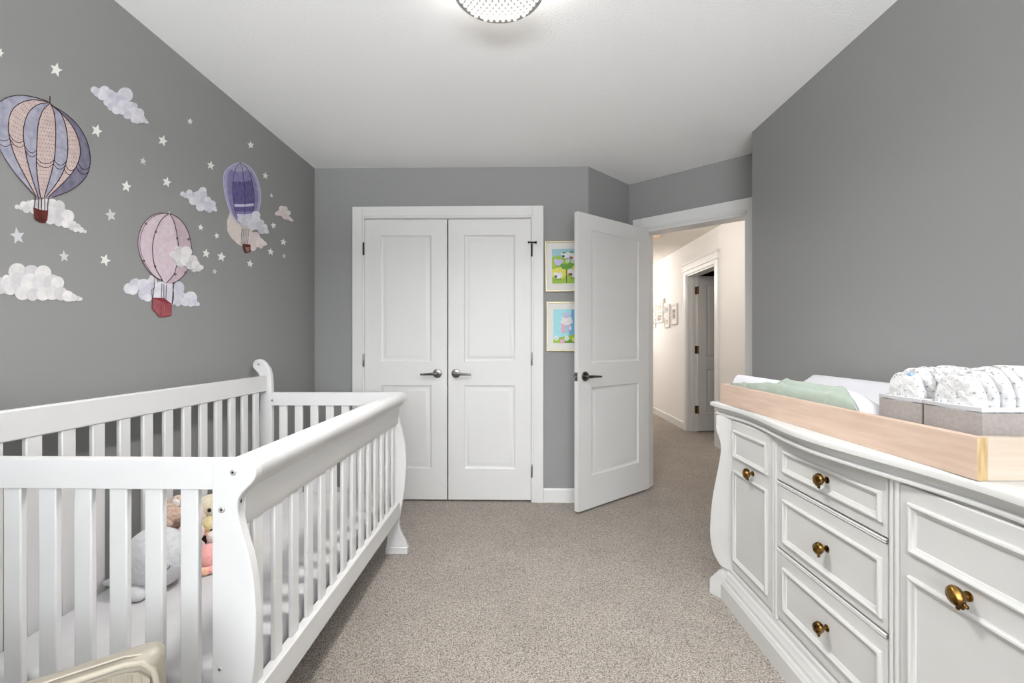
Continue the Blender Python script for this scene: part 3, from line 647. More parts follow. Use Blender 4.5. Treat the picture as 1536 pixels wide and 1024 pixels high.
# ================================================================== CRIB
YN0, YN1 = 1.070, 1.098           # near end board
YF0, YF1 = 2.488, 2.516           # far end board
XF = -.660                        # front side plane
XB = -1.412                       # back side plane
crib = thing('crib', 'white sleigh style slatted wooden crib against the left wall', 'crib', (-1.06, 1.79, 0))
def zn(v): return EYE - (v - 512) * 1.07 / FPX
def xn(u): return (u - 781) * 1.07 / FPX
outer = crom([(-.655, .887), (-.642, .882), (-.632, .868), (-.629, .853), (-.634, .838), (-.646, .824), (-.661, .810), (-.671, .795), (-.674, .775), (-.670, .740), (-.660, .700), (-.648, .660), (-.638, .610), (-.632, .550), (-.630, .490), (-.633, .420), (-.640, .350), (-.652, .280), (-.664, .215), (-.671, .170), (-.668, .140), (-.655, .105), (-.638, .075), (-.630, .055)], 60)
front_prof = [(-.735, .887)] + [tuple(p) for p in outer] + [(-.626, .048), (-.626, .0), (-.739, 0), (-.739, .048), (-.735, .06)]
back_out = crom([(-1.412, 1.048), (-1.426, 1.063), (-1.448, 1.071), (-1.470, 1.064), (-1.482, 1.045), (-1.480, 1.024), (-1.466, 1.008), (-1.450, .992), (-1.441, .965), (-1.439, .92), (-1.440, .86), (-1.446, .76), (-1.455, .62), (-1.462, .48), (-1.460, .34), (-1.452, .22), (-1.446, .15), (-1.456, .09), (-1.470, .055)], 50)
back_in = crom([(-1.376, .08), (-1.376, .5), (-1.376, .86), (-1.378, .95), (-1.384, 1.000), (-1.397, 1.030), (-1.412, 1.048)], 26)
back_prof = [tuple(p) for p in back_out] + [(-1.474, .048), (-1.474, 0), (-1.372, 0), (-1.372, .048)] + [tuple(p) for p in back_in[:-1]]
def screw(parent, c, n, r=.007, name='bolt'):
    g = MB(); c = Vector(c); n = Vector(n)
    g.tube([c, c + n * .002, c + n * .003], [r, r, r * .8], 16); g.tube([c + n * .0031, c + n * .0036], [r * .36, r * .36], 6, 1)
    return obj(name, g, [M_bolt, M_black], parent, merge=False)
for which, (y0, y1) in (('near', (YN0, YN1)), ('far', (YF0, YF1))):
    g = MB(); g.prism(front_prof, lambda x, z: Vector((x, y0, z)), lambda x, z: Vector((x, y1, z)))
    fp = obj('front_post', g, M_crib, crib, smooth=35, bevel=.0025, seg=2)
    g = MB(); g.box((-.743, y0 - .006, 0), (-.621, y1 + .006, .040)); obj('foot', g, M_crib, fp, bevel=.004)
    if which == 'near':
        for u, v, r in ((350, 708, .0075), (333, 764, .0075), (330, 1003, .005)): screw(fp, onY(u, v, y0), (0, -1, 0), r)
        g = MB(); c = onY(352.5, 750, y0 + .013); g.ell((-.6735, y0 + .014, c.z), (.0015, .0035, .007), 12, 8); obj('cam_slot', g, M_black, fp)
    else:
        for u, v, r in ((587, 697, .005), (587, 717, .005), (587, 737, .005), (587, 758, .009)): screw(fp, onY(u, v, y0), (0, -1, 0), r)
    g = MB(); g.prism(back_prof, lambda x, z: Vector((x, y0, z)), lambda x, z: Vector((x, y1, z)))
    bp_ = obj('back_post', g, M_crib, crib, smooth=35, bevel=.004, seg=3)
    if which == 'far':
        for u, v, r in ((408.5, 600, .007), (388, 546, .006)): screw(bp_, onY(u, v, y0), (0, -1, 0), r)
    g = MB(); g.box((-1.376, y0 + .0006, .815), (-.734, y1 - .0006, .8865)); obj('end_top_rail', g, M_crib, crib, bevel=.0015)
    g = MB(); g.box((-1.376, y0, .205), (-.734, y1, .290)); obj('end_bottom_rail', g, M_crib, crib, bevel=.004)
    for k in range(7):
        x = -.796 - .0868 * k
        g = MB(); g.box((x - .0215, y0 + .007, .288), (x + .0215, y1 - .005, .817)); obj('end_slat', g, M_crib, crib, bevel=.003)
# front side: rounded sleigh rail, flat panel, slats, bottom rail
rp = [tuple(p) for p in crom([(-.706, .880), (-.690, .888), (-.662, .890), (-.645, .885), (-.635, .870), (-.634, .854), (-.641, .838), (-.655, .826), (-.662, .820), (-.664, .812), (-.672, .806)], 30)] + [(-.673, .722), (-.676, .718), (-.694, .718), (-.697, .722), (-.697, .82), (-.706, .850)]
g = MB(); g.prism(rp, lambda x, z: Vector((x, YN1, z)), lambda x, z: Vector((x, YF0, z))); obj('front_top_rail', g, M_crib, crib, smooth=40)
g = MB(); g.box((-.692, YN1, .205), (-.662, YF0, .290)); obj('front_bottom_rail', g, M_crib, crib, bevel=.004)
k = 0
for k in range(14):
    y = 1.165 + .0965 * k
    g = MB(); g.box((-.690, y - .021, .288), (-.677, y + .021, .720)); obj('front_slat', g, M_crib, crib, bevel=.003)
# back side
g = MB(); g.box((-1.424, YN1, .893), (-1.400, YF0, .980)); obj('back_top_rail', g, M_crib, crib, bevel=.005)
g = MB(); g.box((-1.424, YN1, .205), (-1.400, YF0, .290)); obj('back_bottom_rail', g, M_crib, crib, bevel=.004)
for k in range(14):
    y = 1.188 + .1008 * k
    if y > YF0 - .02: break
    g = MB(); g.box((-1.419, y - .022, .288), (-1.404, y + .022, .895)); obj('back_slat', g, M_crib, crib, bevel=.003)
g = MB(); g.box((-1.395, YN1 + .004, .205), (-.696, YF0 - .004, .218)); obj('mattress_support', g, M_crib, crib)
# mattress
def rbox(mb, a, b, r, n=4, fn=None, mi=0, ns=(14, 24)):
    """rounded slab with a subdivided top"""
    x0, y0, z0 = a; x1, y1, z1 = b; rings = []
    def ring(o, z):
        pts = []; rr = max(.002, r * 1.2 - o)
        for cx, cy, a0 in ((x1 - o - rr, y1 - o - rr, 0), (x0 + o + rr, y1 - o - rr, PI / 2), (x0 + o + rr, y0 + o + rr, PI), (x1 - o - rr, y0 + o + rr, 1.5 * PI)):
            for k in range(6):
                t = a0 + PI / 2 * k / 5; pts.append(Vector((cx + rr * math.cos(t), cy + rr * math.sin(t), z)))
        return pts
    prof = []
    for k in range(n + 1):
        t = PI / 2 * k / n; prof.append((r * (1 - math.sin(t)), z0 + r * (1 - math.cos(t))))
    for k in range(n + 1):
        t = PI / 2 * k / n; prof.append((r * (1 - math.cos(t)), z1 - r * (1 - math.sin(t))))
    for o, z in prof: rings.append([fn(p) if fn else p for p in ring(o, z)])
    mb.loft(rings, mi=mi)
g = MB(); rbox(g, (-1.388, 1.106, .2185), (-.702, 2.480, .346), .022)
tag(obj('crib_mattress', g, M_sheet, smooth=60), 'crib mattress under a white fitted sheet', 'mattress')

# ---- plush toys on the mattress
ZM = .346
fuzz = lambda n, c, c2, s=60: mat(n, c, .95, rgb2=c2, nscale=s, bump=.7, bscale=160, bdist=.004, sheen=.5)
F_grey = fuzz('plush_grey', (204, 203, 205), (190, 189, 192)); F_tan = fuzz('plush_tan', (206, 182, 166), (168, 138, 120), 90); F_cream = fuzz('plush_cream', (228, 218, 194), (212, 200, 172))
F_yel = fuzz('plush_yellow', (230, 214, 168), (218, 198, 142)); F_pink = fuzz('plush_pale_pink', (236, 206, 210), (220, 184, 190)); F_coral = fuzz('plush_coral', (236, 174, 168), (228, 158, 154)); F_peach = fuzz('plush_peach', (238, 192, 164), (228, 176, 148)); F_wht = fuzz('plush_white', (240, 234, 228), (226, 216, 208))
F_blk = mat('plush_eye_black', (22, 20, 20), .2); F_brn = mat('plush_brown', (70, 48, 40), .9)
def lump(c, r, amp=.0, R=None, seed=0, f=14, seg=24, rings=16):
    g = MB(); g.ell(c, r, seg, rings, R, fn=(lambda p, d: p * (1 + amp * noise.noise(d * 2.2 + Vector((seed, 0, 0))))) if amp else None); return g
Rz = lambda a: Matrix.Rotation(a, 3, 'Z'); Ry = lambda a: Matrix.Rotation(a, 3, 'Y'); Rx = lambda a: Matrix.Rotation(a, 3, 'X')
# grey whale, facing right
wc_ = Vector((-1.225, 1.50, ZM + .100))
t = thing('plush_whale', 'big grey plush whale with stitched closed eye', 'plush toy', (wc_.x, wc_.y, ZM), 'plush toys in the crib')
g = MB()
def whale(p, d):
    s = max(0, -d.x); p = p * (1 + .03 * noise.noise(d * 2)); p.z *= 1 - .35 * s * s; p.y *= 1 - .4 * s * s; return p
g.ell(wc_, (.112, .085, .100), 28, 20, fn=whale); obj('body', g, F_grey, t, smooth=180)
g = MB(); g.ell(wc_ + Vector((-.005, -.075, -.075)), (.045, .03, .022), 18, 12, Rz(-.3) @ Ry(.25)); obj('flipper', g, F_grey, t, smooth=180)
for sgn in (-1, 1):
    g = MB(); g.ell(wc_ + Vector((-.112, sgn * .026, -.066)), (.030, .020, .012), 16, 10, Rz(sgn * -.6)); obj('tail_fluke', g, F_grey, t, smooth=180)
g = MB(); q = []
for k in range(9):
    a = PI + PI * k / 8; dx, dz = .078 + .014 * math.cos(a), -.002 + .012 * math.sin(a)
    yy = -math.sqrt(max(0, 1 - (dx / .112) ** 2 - (dz / .1) ** 2)) * .085; q.append(wc_ + Vector((dx, yy - .0015, dz)))
g.tube(q, .0013, 6); obj('closed_eye', g, F_brn, t)
# tan bear
bc = Vector((-1.395, 1.84, ZM + .185)); bc = onY(259, 772, 1.70); bc = Vector((bc.x, 1.70, bc.z))
t = thing('plush_bear', 'curly tan plush bear lying behind the grey whale', 'plush toy', (bc.x, bc.y, ZM), 'plush toys in the crib')
obj('head', lump(bc, (.056, .052, .050), .18, seed=3), F_tan, t, smooth=180)
for sx in (-.045, .022): 
    g = MB(); g.ell(bc + Vector((sx, .0, .05)), (.026, .016, .026), 16, 12); e = obj('ear', g, F_tan, t, smooth=180)
    g = MB(); g.ell(bc + Vector((sx, -.013, .05)), (.016, .006, .016), 14, 10); obj('inner_ear', g, F_wht, e, smooth=180)
obj('body', lump(Vector((bc.x + .006, bc.y + .005, ZM + .062)), (.062, .056, .0625), .10, seed=8), F_tan, t, smooth=180)
g = MB(); g.ell(bc + Vector((.02, -.055, -.012)), (.022, .014, .017), 14, 10); obj('muzzle', g, F_tan, t, smooth=180)
# cream puppy
pc_ = onY(316, 762, 1.90); pc_ = Vector((pc_.x, 1.90, pc_.z))
t = thing('plush_puppy', 'cream plush puppy with dark eyes, topmost of the pile', 'plush toy', (pc_.x, pc_.y, ZM), 'plush toys in the crib')
obj('head', lump(pc_, (.064, .056, .056), .06, seed=5), F_cream, t, smooth=180)
obj('body', lump(Vector((pc_.x + .008, pc_.y + .02, ZM + .085)), (.062, .055, .0855), .06, seed=2), F_cream, t, smooth=180)
for sgn in (-1, 1):
    g = MB(); g.ell(pc_ + Vector((sgn * .058, .0, .012)), (.012, .03, .044), 14, 12, Ry(sgn * .25)); obj('ear', g, F_cream, t, smooth=180)
for dx in (-.040, .028):
    g = MB(); g.ell(pc_ + Vector((dx, -.049 if dx > -.03 else -.043, .010)), (.008, .006, .008), 12, 8); obj('eye', g, F_blk, t, smooth=180)
g = MB(); g.ell(pc_ + Vector((-.008, -.052, -.018)), (.028, .02, .022), 16, 10); obj('muzzle', g, F_cream, t, smooth=180)
g = MB(); g.ell(pc_ + Vector((-.010, -.072, -.014)), (.013, .006, .008), 12, 8, Ry(.2)); obj('nose', g, F_blk, t, smooth=180)
# yellow chick
cc = onY(316, 789, 1.79); cc = Vector((cc.x, 1.79, cc.z))
t = thing('plush_chick', 'yellow plush chick below the cream puppy', 'plush toy', (cc.x, cc.y, ZM), 'plush toys in the crib')
obj('head', lump(cc, (.043, .040, .038), .05, seed=9), F_yel, t, smooth=180)
obj('body', lump(Vector((cc.x + .005, cc.y + .012, ZM + .048)), (.05, .048, .048), .05, seed=1), F_brn, t, smooth=180)
for dx in (-.002, .03):
    g = MB(); g.ell(cc + Vector((dx, -.039, .0)), (.0055, .004, .0055), 10, 8); obj('eye', g, F_blk, t, smooth=180)
g = MB(); g.ell(cc + Vector((.016, -.040, -.014)), (.012, .012, .006), 10, 8); obj('beak', g, F_peach, t, smooth=180)
# pale pink bunny between whale and coral toy
kc = onY(286, 800, 1.64); kc = Vector((kc.x, 1.64, kc.z))
t = thing('plush_bunny', 'pale pink plush bunny between whale and yellow chick', 'plush toy', (kc.x, kc.y, ZM), 'plush toys in the crib')
obj('head', lump(kc, (.044, .040, .042), .05, seed=4), F_pink, t, smooth=180)
obj('body', lump(Vector((kc.x, kc.y + .012, ZM + .045)), (.044, .044, .0455), .05, seed=6), F_pink, t, smooth=180)
for dx in (-.022, .024):
    g = MB(); g.ell(kc + Vector((dx, .012, .055)), (.013, .010, .038), 12, 12, Ry(dx * 8)); obj('ear', g, F_pink, t, smooth=180)
for dx in (-.016, .018):
    g = MB(); g.ell(kc + Vector((dx, -.040, .006)), (.005, .004, .005), 10, 8); obj('eye', g, F_blk, t, smooth=180)
g = MB(); g.ell(kc + Vector((.001, -.042, -.008)), (.006, .004, .004), 10, 8); obj('nose', g, F_coral, t, smooth=180)
# coral toy with peach patch
oc = onY(315, 833, 1.62); oc = Vector((oc.x, 1.62, ZM + .040))
t = thing('plush_octopus', 'coral pink and peach plush toy at the front of pile', 'plush toy', (oc.x, oc.y, ZM), 'plush toys in the crib')
obj('head', lump(oc + Vector((0, 0, .008)), (.044, .042, .044), .05, seed=11), F_coral, t, smooth=180)
for k in range(5):
    a = -2.4 + k * .42; g = MB(); d = Vector((math.cos(a), math.sin(a), 0))
    g.ell(oc + Vector((d.x * .030, d.y * .042, -.026)), (.020, .014, .014), 12, 10, Rz(a)); obj('arm', g, F_peach if k in (2, 3) else F_coral, t, smooth=180)
# white lamb behind it
lc = onY(328, 812, 1.722); lc = Vector((lc.x, 1.722, ZM + .052))
t = thing('plush_lamb', 'small white plush lamb peeking above the coral toy', 'plush toy', (lc.x, lc.y, ZM), 'plush toys in the crib')
obj('body', lump(lc, (.040, .036, .052), .08, seed=13), F_wht, t, smooth=180)
g = MB(); g.ell(lc + Vector((0, -.03, .036)), (.024, .02, .022), 14, 10); obj('head', g, F_wht, t, smooth=180)

# ================================================================== DRESSER
YC = 1.427
def lip(y):
    t = abs(y - YC)
    if t < .5: return .924 - .0265 * (1 + math.cos(PI * t / .5))
    q = min(1, (t - .5) / .26); return .924 - .020 * q * q * (3 - 2 * q)
def face(y): return .945
YD0, YD1 = .70, 2.14
dr = thing('dresser', 'white painted bow front dresser with brass knobs', 'dresser', (1.15, YC, 0))
def plan(off, y0, y1, xb, n=48, fr=None):
    fr = fr or lip
    ys = [y0 + (y1 - y0) * k / n for k in range(n + 1)]
    return [(fr(y) + off, y) for y in ys] + [(xb, y1), (xb, y0)]
XBK = 1.388
def lofted(levels, fr=None):
    g = MB(); rings = []
    for z, off, yo in levels: rings.append([Vector((x, y, z)) for x, y in plan(off, YD0 - .05 + yo, YD1 + .05 - yo, XBK, fr=fr)])
    g.loft(rings); return g
g = lofted([(.818, .050, .06), (.824, .030, .032), (.8245, .020, .022), (.828, .0155, .018), (.833, .0155, .018), (.8365, .020, .022), (.837, .027, .029), (.846, .024, .026), (.855, .016, .017), (.861, .013, .013), (.8615, .003, .003), (.865, 0, 0), (.877, 0, 0), (.882, .003, .003), (.885, .009, .009)])
obj('top', g, M_dress, dr, smooth=35)
g = MB(); rings = []
for z in (.14, .3, .5, .7, .822): rings.append([Vector((x, y, z)) for x, y in plan(.006, YD0 + .012, YD1 - .012, XBK, fr=face)])
g.loft(rings); obj('body', g, M_dress, dr, smooth=35)
g = MB(); rings = []
def pl(b, w): return lambda y: b
for z, b, w, yo in ((0, .910, .25, 0), (.068, .910, .25, 0), (.072, .913, .3, .004), (.082, .916, .4, .006), (.088, .922, .5, .010), (.100, .924, .6, .012), (.108, .930, .7, .016), (.120, .933, .8, .018), (.128, .940, .9, .022), (.142, .942, 1, .024), (.150, .952, 1, .03)):
    rings.append([Vector((x, y, z)) for x, y in plan(0, YD0 - .012 + yo, YD1 + .012 - yo, XBK, fr=pl(b, w))])
g.loft(rings); obj('plinth', g, M_dress, dr, smooth=25)
# canted corner boards with a scrolled outer edge
PQ = Vector((.946, 2.052, 0)); PD = Vector((-.53, .848, 0)); PN = Vector((.848, .53, 0))
def on_cant(u, v):
    d = Vector(ray(u, v)); t = (PQ - Vector((0, 0, EYE))).dot(PN) / d.dot(PN); q = Vector((0, 0, EYE)) + d * t
    return ((q - PQ).dot(PD), q.z)
edge_px = [(1074, 622), (1073.8, 636), (1074, 645), (1077, 652), (1079.5, 660), (1081, 673), (1079, 690), (1074, 716), (1069, 743), (1066.3, 765), (1065, 785), (1065, 803), (1067, 818), (1070.5, 830), (1076, 841), (1081.5, 849)]
oe = crom([on_cant(*p) for p in edge_px], 44)
fe = [on_cant(*p) for p in ((1082, 853), (1076, 857.5), (1067, 865.5))]
for mir in (0, 1):
    mp_ = (lambda p: Vector((p.x, 2 * YC - p.y, p.z))) if mir else (lambda p: p)
    prof = [tuple(p) for p in oe] + [(-.004, oe[-1].y), (-.004, oe[0].y)]
    g = MB(); g.prism(prof, lambda a, z: mp_(PQ + PD * a + Vector((0, 0, z))), lambda a, z: mp_(PQ + PD * a + PN * .03 + Vector((0, 0, z))))
    pp = obj('pilaster', g, M_dress, dr, smooth=35, bevel=.002)
    ft = [(fe[0][0], .128)] + fe + [(fe[2][0], 0), (.030, 0), (.030, .128)]
    g = MB(); g.prism(ft, lambda a, z: mp_(PQ + PD * a - PN * .012 + Vector((0, 0, z))), lambda a, z: mp_(PQ + PD * a + PN * .045 + Vector((0, 0, z)))); obj('foot', g, M_dress, pp, smooth=30, bevel=.003)
def front_panel(mb, y0, y1, z0, z1, out=.006, n=16):
    """slightly proud front following the bow, with rounded edges"""
    rings = []
    for o, d in ((0, -.004), (0, out - .003), (.003, out)):
        ys = [y0 + o + (y1 - y0 - 2 * o) * k / n for k in range(n + 1)]
        rings.append([Vector((face(y) - d, y, z0 + o)) for y in ys] + [Vector((face(y) - d, y, z1 - o)) for y in ys[::-1]])
    mb.loft(rings, cap=False)
    m = len(rings[-1]); r = rings[-1]
    mb.add(r, [(k, k + 1, m - 2 - k, m - 1 - k) for k in range(n)])
def mould(mb, y0, y1, z0, z1, base=.006, w=.020, n=16):
    """mitred picture-frame moulding standing on the bowed front"""
    rings = []
    for o, h in ((0, -.001), (0, .006), (.003, .009), (.007, .010), (.011, .008), (.014, .0045), (.018, .003), (w, -.001)):
        ys = [y0 + o + (y1 - y0 - 2 * o) * k / n for k in range(n + 1)]
        rings.append([Vector((face(y) - base - h, y, z0 + o)) for y in ys] + [Vector((face(y) - base - h, y, z1 - o)) for y in ys[::-1]])
    mb.loft(rings, cap=False)
def knob(parent, y, z, rot, base=.006):
    g = MB(); x = face(y) - base
    c = Vector((x, y, z)); R = Rx(rot)
    g.tube([c, c + Vector((-.003, 0, 0)), c + Vector((-.005, 0, 0))], [.0105, .0105, .006], 18)
    g.tube([c + Vector((-.004, 0, 0)), c + Vector((-.011, 0, 0)), c + Vector((-.018, 0, 0))], [.006, .0045, .0065], 14)
    def egg(p, d):
        p = p.copy(); f = 1 + .05 * math.cos(8 * math.atan2(d.x, d.y)); p.x *= f; p.y *= f; return p
    g.ell(c + Vector((-.027, 0, .001)), (.0140, .0165, .0210), 32, 16, R, fn=egg)
    for a in (-.55, 0, .55):
        e = c + Vector((-.025, 0, .001)) + R @ Vector((0, .010 * a / .55, -.020)); g.ell(e, (.0045, .0042, .0065), 10, 8, R @ Rx(a))
    return obj('knob', g, M_brass, parent, smooth=60, merge=False)
DY0, DY1 = 1.184, 1.688
drawers = ((.664, .818, .699, .779), (.420, .648, .449, .606), (.164, .404, .207, .362))
for i, (z0, z1, m0, m1) in enumerate(drawers):
    g = MB(); front_panel(g, DY0, DY1, z0 , z1); mould(g, 1.199, 1.643, m0, m1)
    d = obj('drawer', g, M_dress, dr, smooth=30, merge=False)
    knob(d, 1.413, (.744, .533, .290)[i], .5)
g = MB()
for zz in (.650, .406):
    for k in range(2):
        z = zz + k * .0055 - .001; n = 16
        rings = []
        for a in range(7):
            t = PI * a / 6; rings.append([Vector((face(y) - .004 - .006 * math.sin(t), y, z + .0028 - .0028 * math.cos(t))) for y in [DY0 + (DY1 - DY0) * q / n for q in range(n + 1)]])
        g.loft(rings, cap=False, closed=False)
obj('drawer_divider', g, M_dress, dr, smooth=50, merge=False)
for ya in (1.149, 1.688):
    g = MB()
    for k in range(2):
        y = ya + .006 + k * .016
        g.tube([(face(y) - .002, y, .15), (face(y) - .002, y, .822)], .0078, 12)
    obj('beaded_stile', g, M_dress, dr, smooth=50, merge=False)
for y0, y1, my0, my1, ky, rot in ((1.722, 2.046, 1.748, 2.022, 1.858, .1), (.806, 1.147, .830, 1.117, .972, -.6)):
    g = MB(); front_panel(g, y0, y1, .162, .818); mould(g, my0, my1, .659, .780); mould(g, my0, my1, .204, .605)
    d = obj('door', g, M_dress, dr, smooth=30, merge=False)
    knob(d, ky, .634, rot)

# ================================================================== CHANGING TRAY, PAD, BLANKET
ZT = .8855; TX0, TX1, TY0, TY1, TH = .926, 1.384, .940, 2.130, .088
tr = thing('changing_tray', 'open pale wooden changing tray on the dresser top', 'tray', ((TX0 + TX1) / 2, (TY0 + TY1) / 2, ZT))
g = MB(); g.box((TX0, TY0, ZT), (TX0 + .020, TY1, ZT + TH), 0)
for i, f in enumerate(g.f):
    if i == 2 or i == 4: g.m[i] = 1
obj('front_board', g, [M_wood, M_endgrain], tr, bevel=.0012)
g = MB(); g.box((TX1 - .02, TY0, ZT), (TX1, TY1, ZT + TH)); obj('back_board', g, M_wood, tr, bevel=.0012)
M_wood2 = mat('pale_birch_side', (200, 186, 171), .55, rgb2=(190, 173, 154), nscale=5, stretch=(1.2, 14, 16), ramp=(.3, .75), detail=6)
for y in (TY0, TY1 - .02):
    g = MB(); g.box((TX0 + .0205, y + .0006, ZT), (TX1 - .0205, y + .0206, ZT + TH)); obj('end_board', g, M_wood2, tr, bevel=.0012)
g = MB(); g.box((TX0 + .02, TY0 + .02, ZT), (TX1 - .02, TY1 - .02, ZT + .006)); obj('bottom', g, M_wood, tr)
# contoured changing pad
PX0, PX1, PY0, PY1, PZ = TX0 + .034, TX1 - .026, 1.258, 2.100, ZT + .0065
def pad_h(s, t):
    """height at s (across) and t (along)"""
    a = abs(2 * s - 1); h = .062 + .068 * max(0, min(1, (a - .30) / .55)) ** 1.2
    e = min(t, 1 - t) * (PY1 - PY0); c = min(s, 1 - s) * (PX1 - PX0)
    r = .035
    if c < r: h *= math.sqrt(max(0.02, 1 - (1 - c / r) ** 2)) * .5 + .5
    if t < .5 and e < .13: h *= .25 + .75 * math.sqrt(max(0, 1 - (1 - e / .13) ** 2))
    if t > .5 and e < .02: h *= .85 + .15 * math.sqrt(max(0, 1 - (1 - e / .02) ** 2))
    return h
g = MB(); NS, NT = 34, 50; vs = []; fs = []
for j in range(NT + 1):
    for i in range(NS + 1):
        s, t = i / NS, j / NT; vs.append((PX0 + s * (PX1 - PX0), PY0 + t * (PY1 - PY0), PZ + pad_h(s, t)))
for j in range(NT):
    for i in range(NS): a = j * (NS + 1) + i; fs.append((a, a + 1, a + NS + 2, a + NS + 1))
edge = [i for i in range(NS + 1)] + [j * (NS + 1) + NS for j in range(1, NT + 1)] + [NT * (NS + 1) + i for i in range(NS - 1, -1, -1)] + [j * (NS + 1) for j in range(NT - 1, 0, -1)]
o = len(vs); vs += [(vs[i][0], vs[i][1], PZ) for i in edge]; m = len(edge)
fs += [(edge[k], edge[(k + 1) % m], o + (k + 1) % m, o + k) for k in range(m)] + [tuple(range(o, o + m))]
g.add(vs, fs); tag(obj('changing_pad', g, M_pad, smooth=60), 'white contoured changing pad in the wooden tray', 'changing pad')
# sage blanket draped over the outer face of the pad's front bolster
g = MB(); vs = []; fs = []; NA, NB = 110, 30
def lerp_tab(tab, x):
    for (a, p), (b, q) in zip(tab, tab[1:]):
        if x <= b: return p + (q - p) * max(0, (x - a) / (b - a))
    return tab[-1][1]
for j in range(NA + 1):
    t = j / NA; y = 1.300 + t * .792; tt = (y - PY0) / (PY1 - PY0)
    top = lerp_tab([(0, -.030), (.05, .000), (.14, .030), (.30, .075), (.42, .050), (.55, .010), (.75, -.010), (1, -.026)], t)   # >0: runs over the crest, <0: stops below it
    hf = pad_h(.03, tt)
    L0 = .075; Ltot = L0 + top
    fold = sum(a * math.exp(-((t - c) / w) ** 2) for a, c, w in ((.006, .16, .02), (.010, .50, .012), (.006, .62, .03), (.010, .84, .015), (.005, .93, .02)))
    for i in range(NB + 1):
        b = i / NB; d = b * Ltot
        nn = noise.noise(Vector((y * 11, d * 30, 3))); n2 = noise.noise(Vector((y * 26 + d * 20, d * 24, 7)))
        if d < L0 - .02:
            x = PX0 - .004 - .002 * max(0, nn) - fold * .5; z = PZ + hf - L0 + d
        else:
            q = min(1, (d - L0 + .02) / .03); x = PX0 - .004 + .016 * q * q + max(0, d - L0 - .01); s_ = max(.012, (x - PX0) / (PX1 - PX0))
            z = PZ + hf - .02 + .02 * math.sin(q * PI / 2); z = max(z, PZ + pad_h(s_, tt) + .003) if x > PX0 + .004 else z
            z += .0022 * max(0, nn) + .0006 * n2 + fold * .6
        vs.append((x, y + .010 * noise.noise(Vector((d * 12, y * 5, 0))) + (.03 * (b - .5) if .40 < t < .60 else 0) * math.exp(-((t - .5) / .05) ** 2), z))
for j in range(NA):
    for i in range(NB): a = j * (NB + 1) + i; fs.append((a, a + 1, a + NB + 2, a + NB + 1))
g.add(vs, fs); bl = tag(obj('blanket', g, M_sage, smooth=180), 'sage green muslin blanket draped along the changing pad edge', 'blanket')
sm = bl.modifiers.new('solid', 'SOLIDIFY'); sm.thickness = .003; sm.offset = 1

# ================================================================== FABRIC BINS AND DIAPERS
def fbin(y0, y1, label):
    x0, x1, z0, z1 = .967, 1.300, ZT + .007, ZT + .144
    t = thing('storage_bin', label, 'storage bin', ((x0 + x1) / 2, (y0 + y1) / 2, z0), 'fabric bins in the tray')
    ym = y0 + (y1 - y0) * .50; dent = -.011
    def outl(o, top):
        k = dent * (1 if top else .5)
        return [(x0 + o, y0 + o), (x1 - o, y0 + o), (x1 - k - o, ym), (x1 - o, y1 - o), (x0 + o, y1 - o), (x0 + k * 1.2 + o, ym)]
    def wall(zlo, zhi, o1, th):
        g = MB(); rings = [[Vector((x, y, zlo)) for x, y in outl(o1, 0)], [Vector((x, y, zhi)) for x, y in outl(o1, 1)], [Vector((x, y, zhi)) for x, y in outl(o1 + th, 1)], [Vector((x, y, zlo)) for x, y in outl(o1 + th, 0)]]
        g.loft(rings, cap=False); return g, rings
    g, rings = wall(z0, z1 - .012, 0, .004); g.add(rings[0], [tuple(range(6))]); g.add([p + Vector((0, 0, .003)) for p in rings[3]], [tuple(range(6))]); obj('side_walls', g, M_bin, t, smooth=20)
    g, rings = wall(z1 - .010, z1, -.0010, .0060); g.add([*rings[0], *rings[3]], [(k, (k + 1) % 6, 6 + (k + 1) % 6, 6 + k) for k in range(6)]); obj('top_band', g, M_binw, t, smooth=20, bevel=.001)
    return t
fbin(.972, 1.110, 'grey fabric bin of diapers nearest the tray end')
fbin(1.117, 1.246, 'grey fabric bin of diapers beside the changing pad')
M_dblue = mat('diaper_print_blue', (150, 174, 206), .8); M_dpink = mat('diaper_print_pink', (232, 196, 190), .8)
def diaper_mesh(w, h, th, seed, lean):
    """folded diaper standing on its edge: th along x, w along y, h along z"""
    g = MB(); seg, rg = 40, 30; vs = []; fs = []
    sp = lambda c, e: math.copysign(abs(c) ** e, c)
    for i in range(rg + 1):
        a = -PI / 2 + PI * i / rg
        for j in range(seg):
            b = 2 * PI * j / seg
            y = w / 2 * sp(math.cos(a), .45) * sp(math.sin(b), .45); z = h / 2 * sp(math.sin(a), .5); x = th / 2 * sp(math.cos(a), .5) * sp(math.cos(b), .7)
            v = Vector((y * 26, z * 22, seed * 3.7)); w1 = noise.noise(v) * .0030 + noise.noise(v * 2.3) * .0030
            zz = z + h / 2
            x += w1 + lean * zz + .0022 * math.sin((y * .75 + z) * 210 + seed) * (abs(math.cos(b)))
            x = max(-th * .518, min(th * .518, x))
            y += .004 * noise.noise(Vector((z * 30, seed * 2.1, x * 20))) - .010 * (zz / h) ** 3 * math.copysign(1, y)
            vs.append((x, y, zz))
    for i in range(rg):
        for j in range(seg): k = (j + 1) % seg; fs.append((i * seg + j, i * seg + k, (i + 1) * seg + k, (i + 1) * seg + j))
    g.add(vs, fs); return g
ORD = ['first', 'second', 'third', 'fourth', 'fifth', 'sixth', 'seventh', 'eighth', 'ninth', 'tenth', 'eleventh', 'twelfth', 'thirteenth']
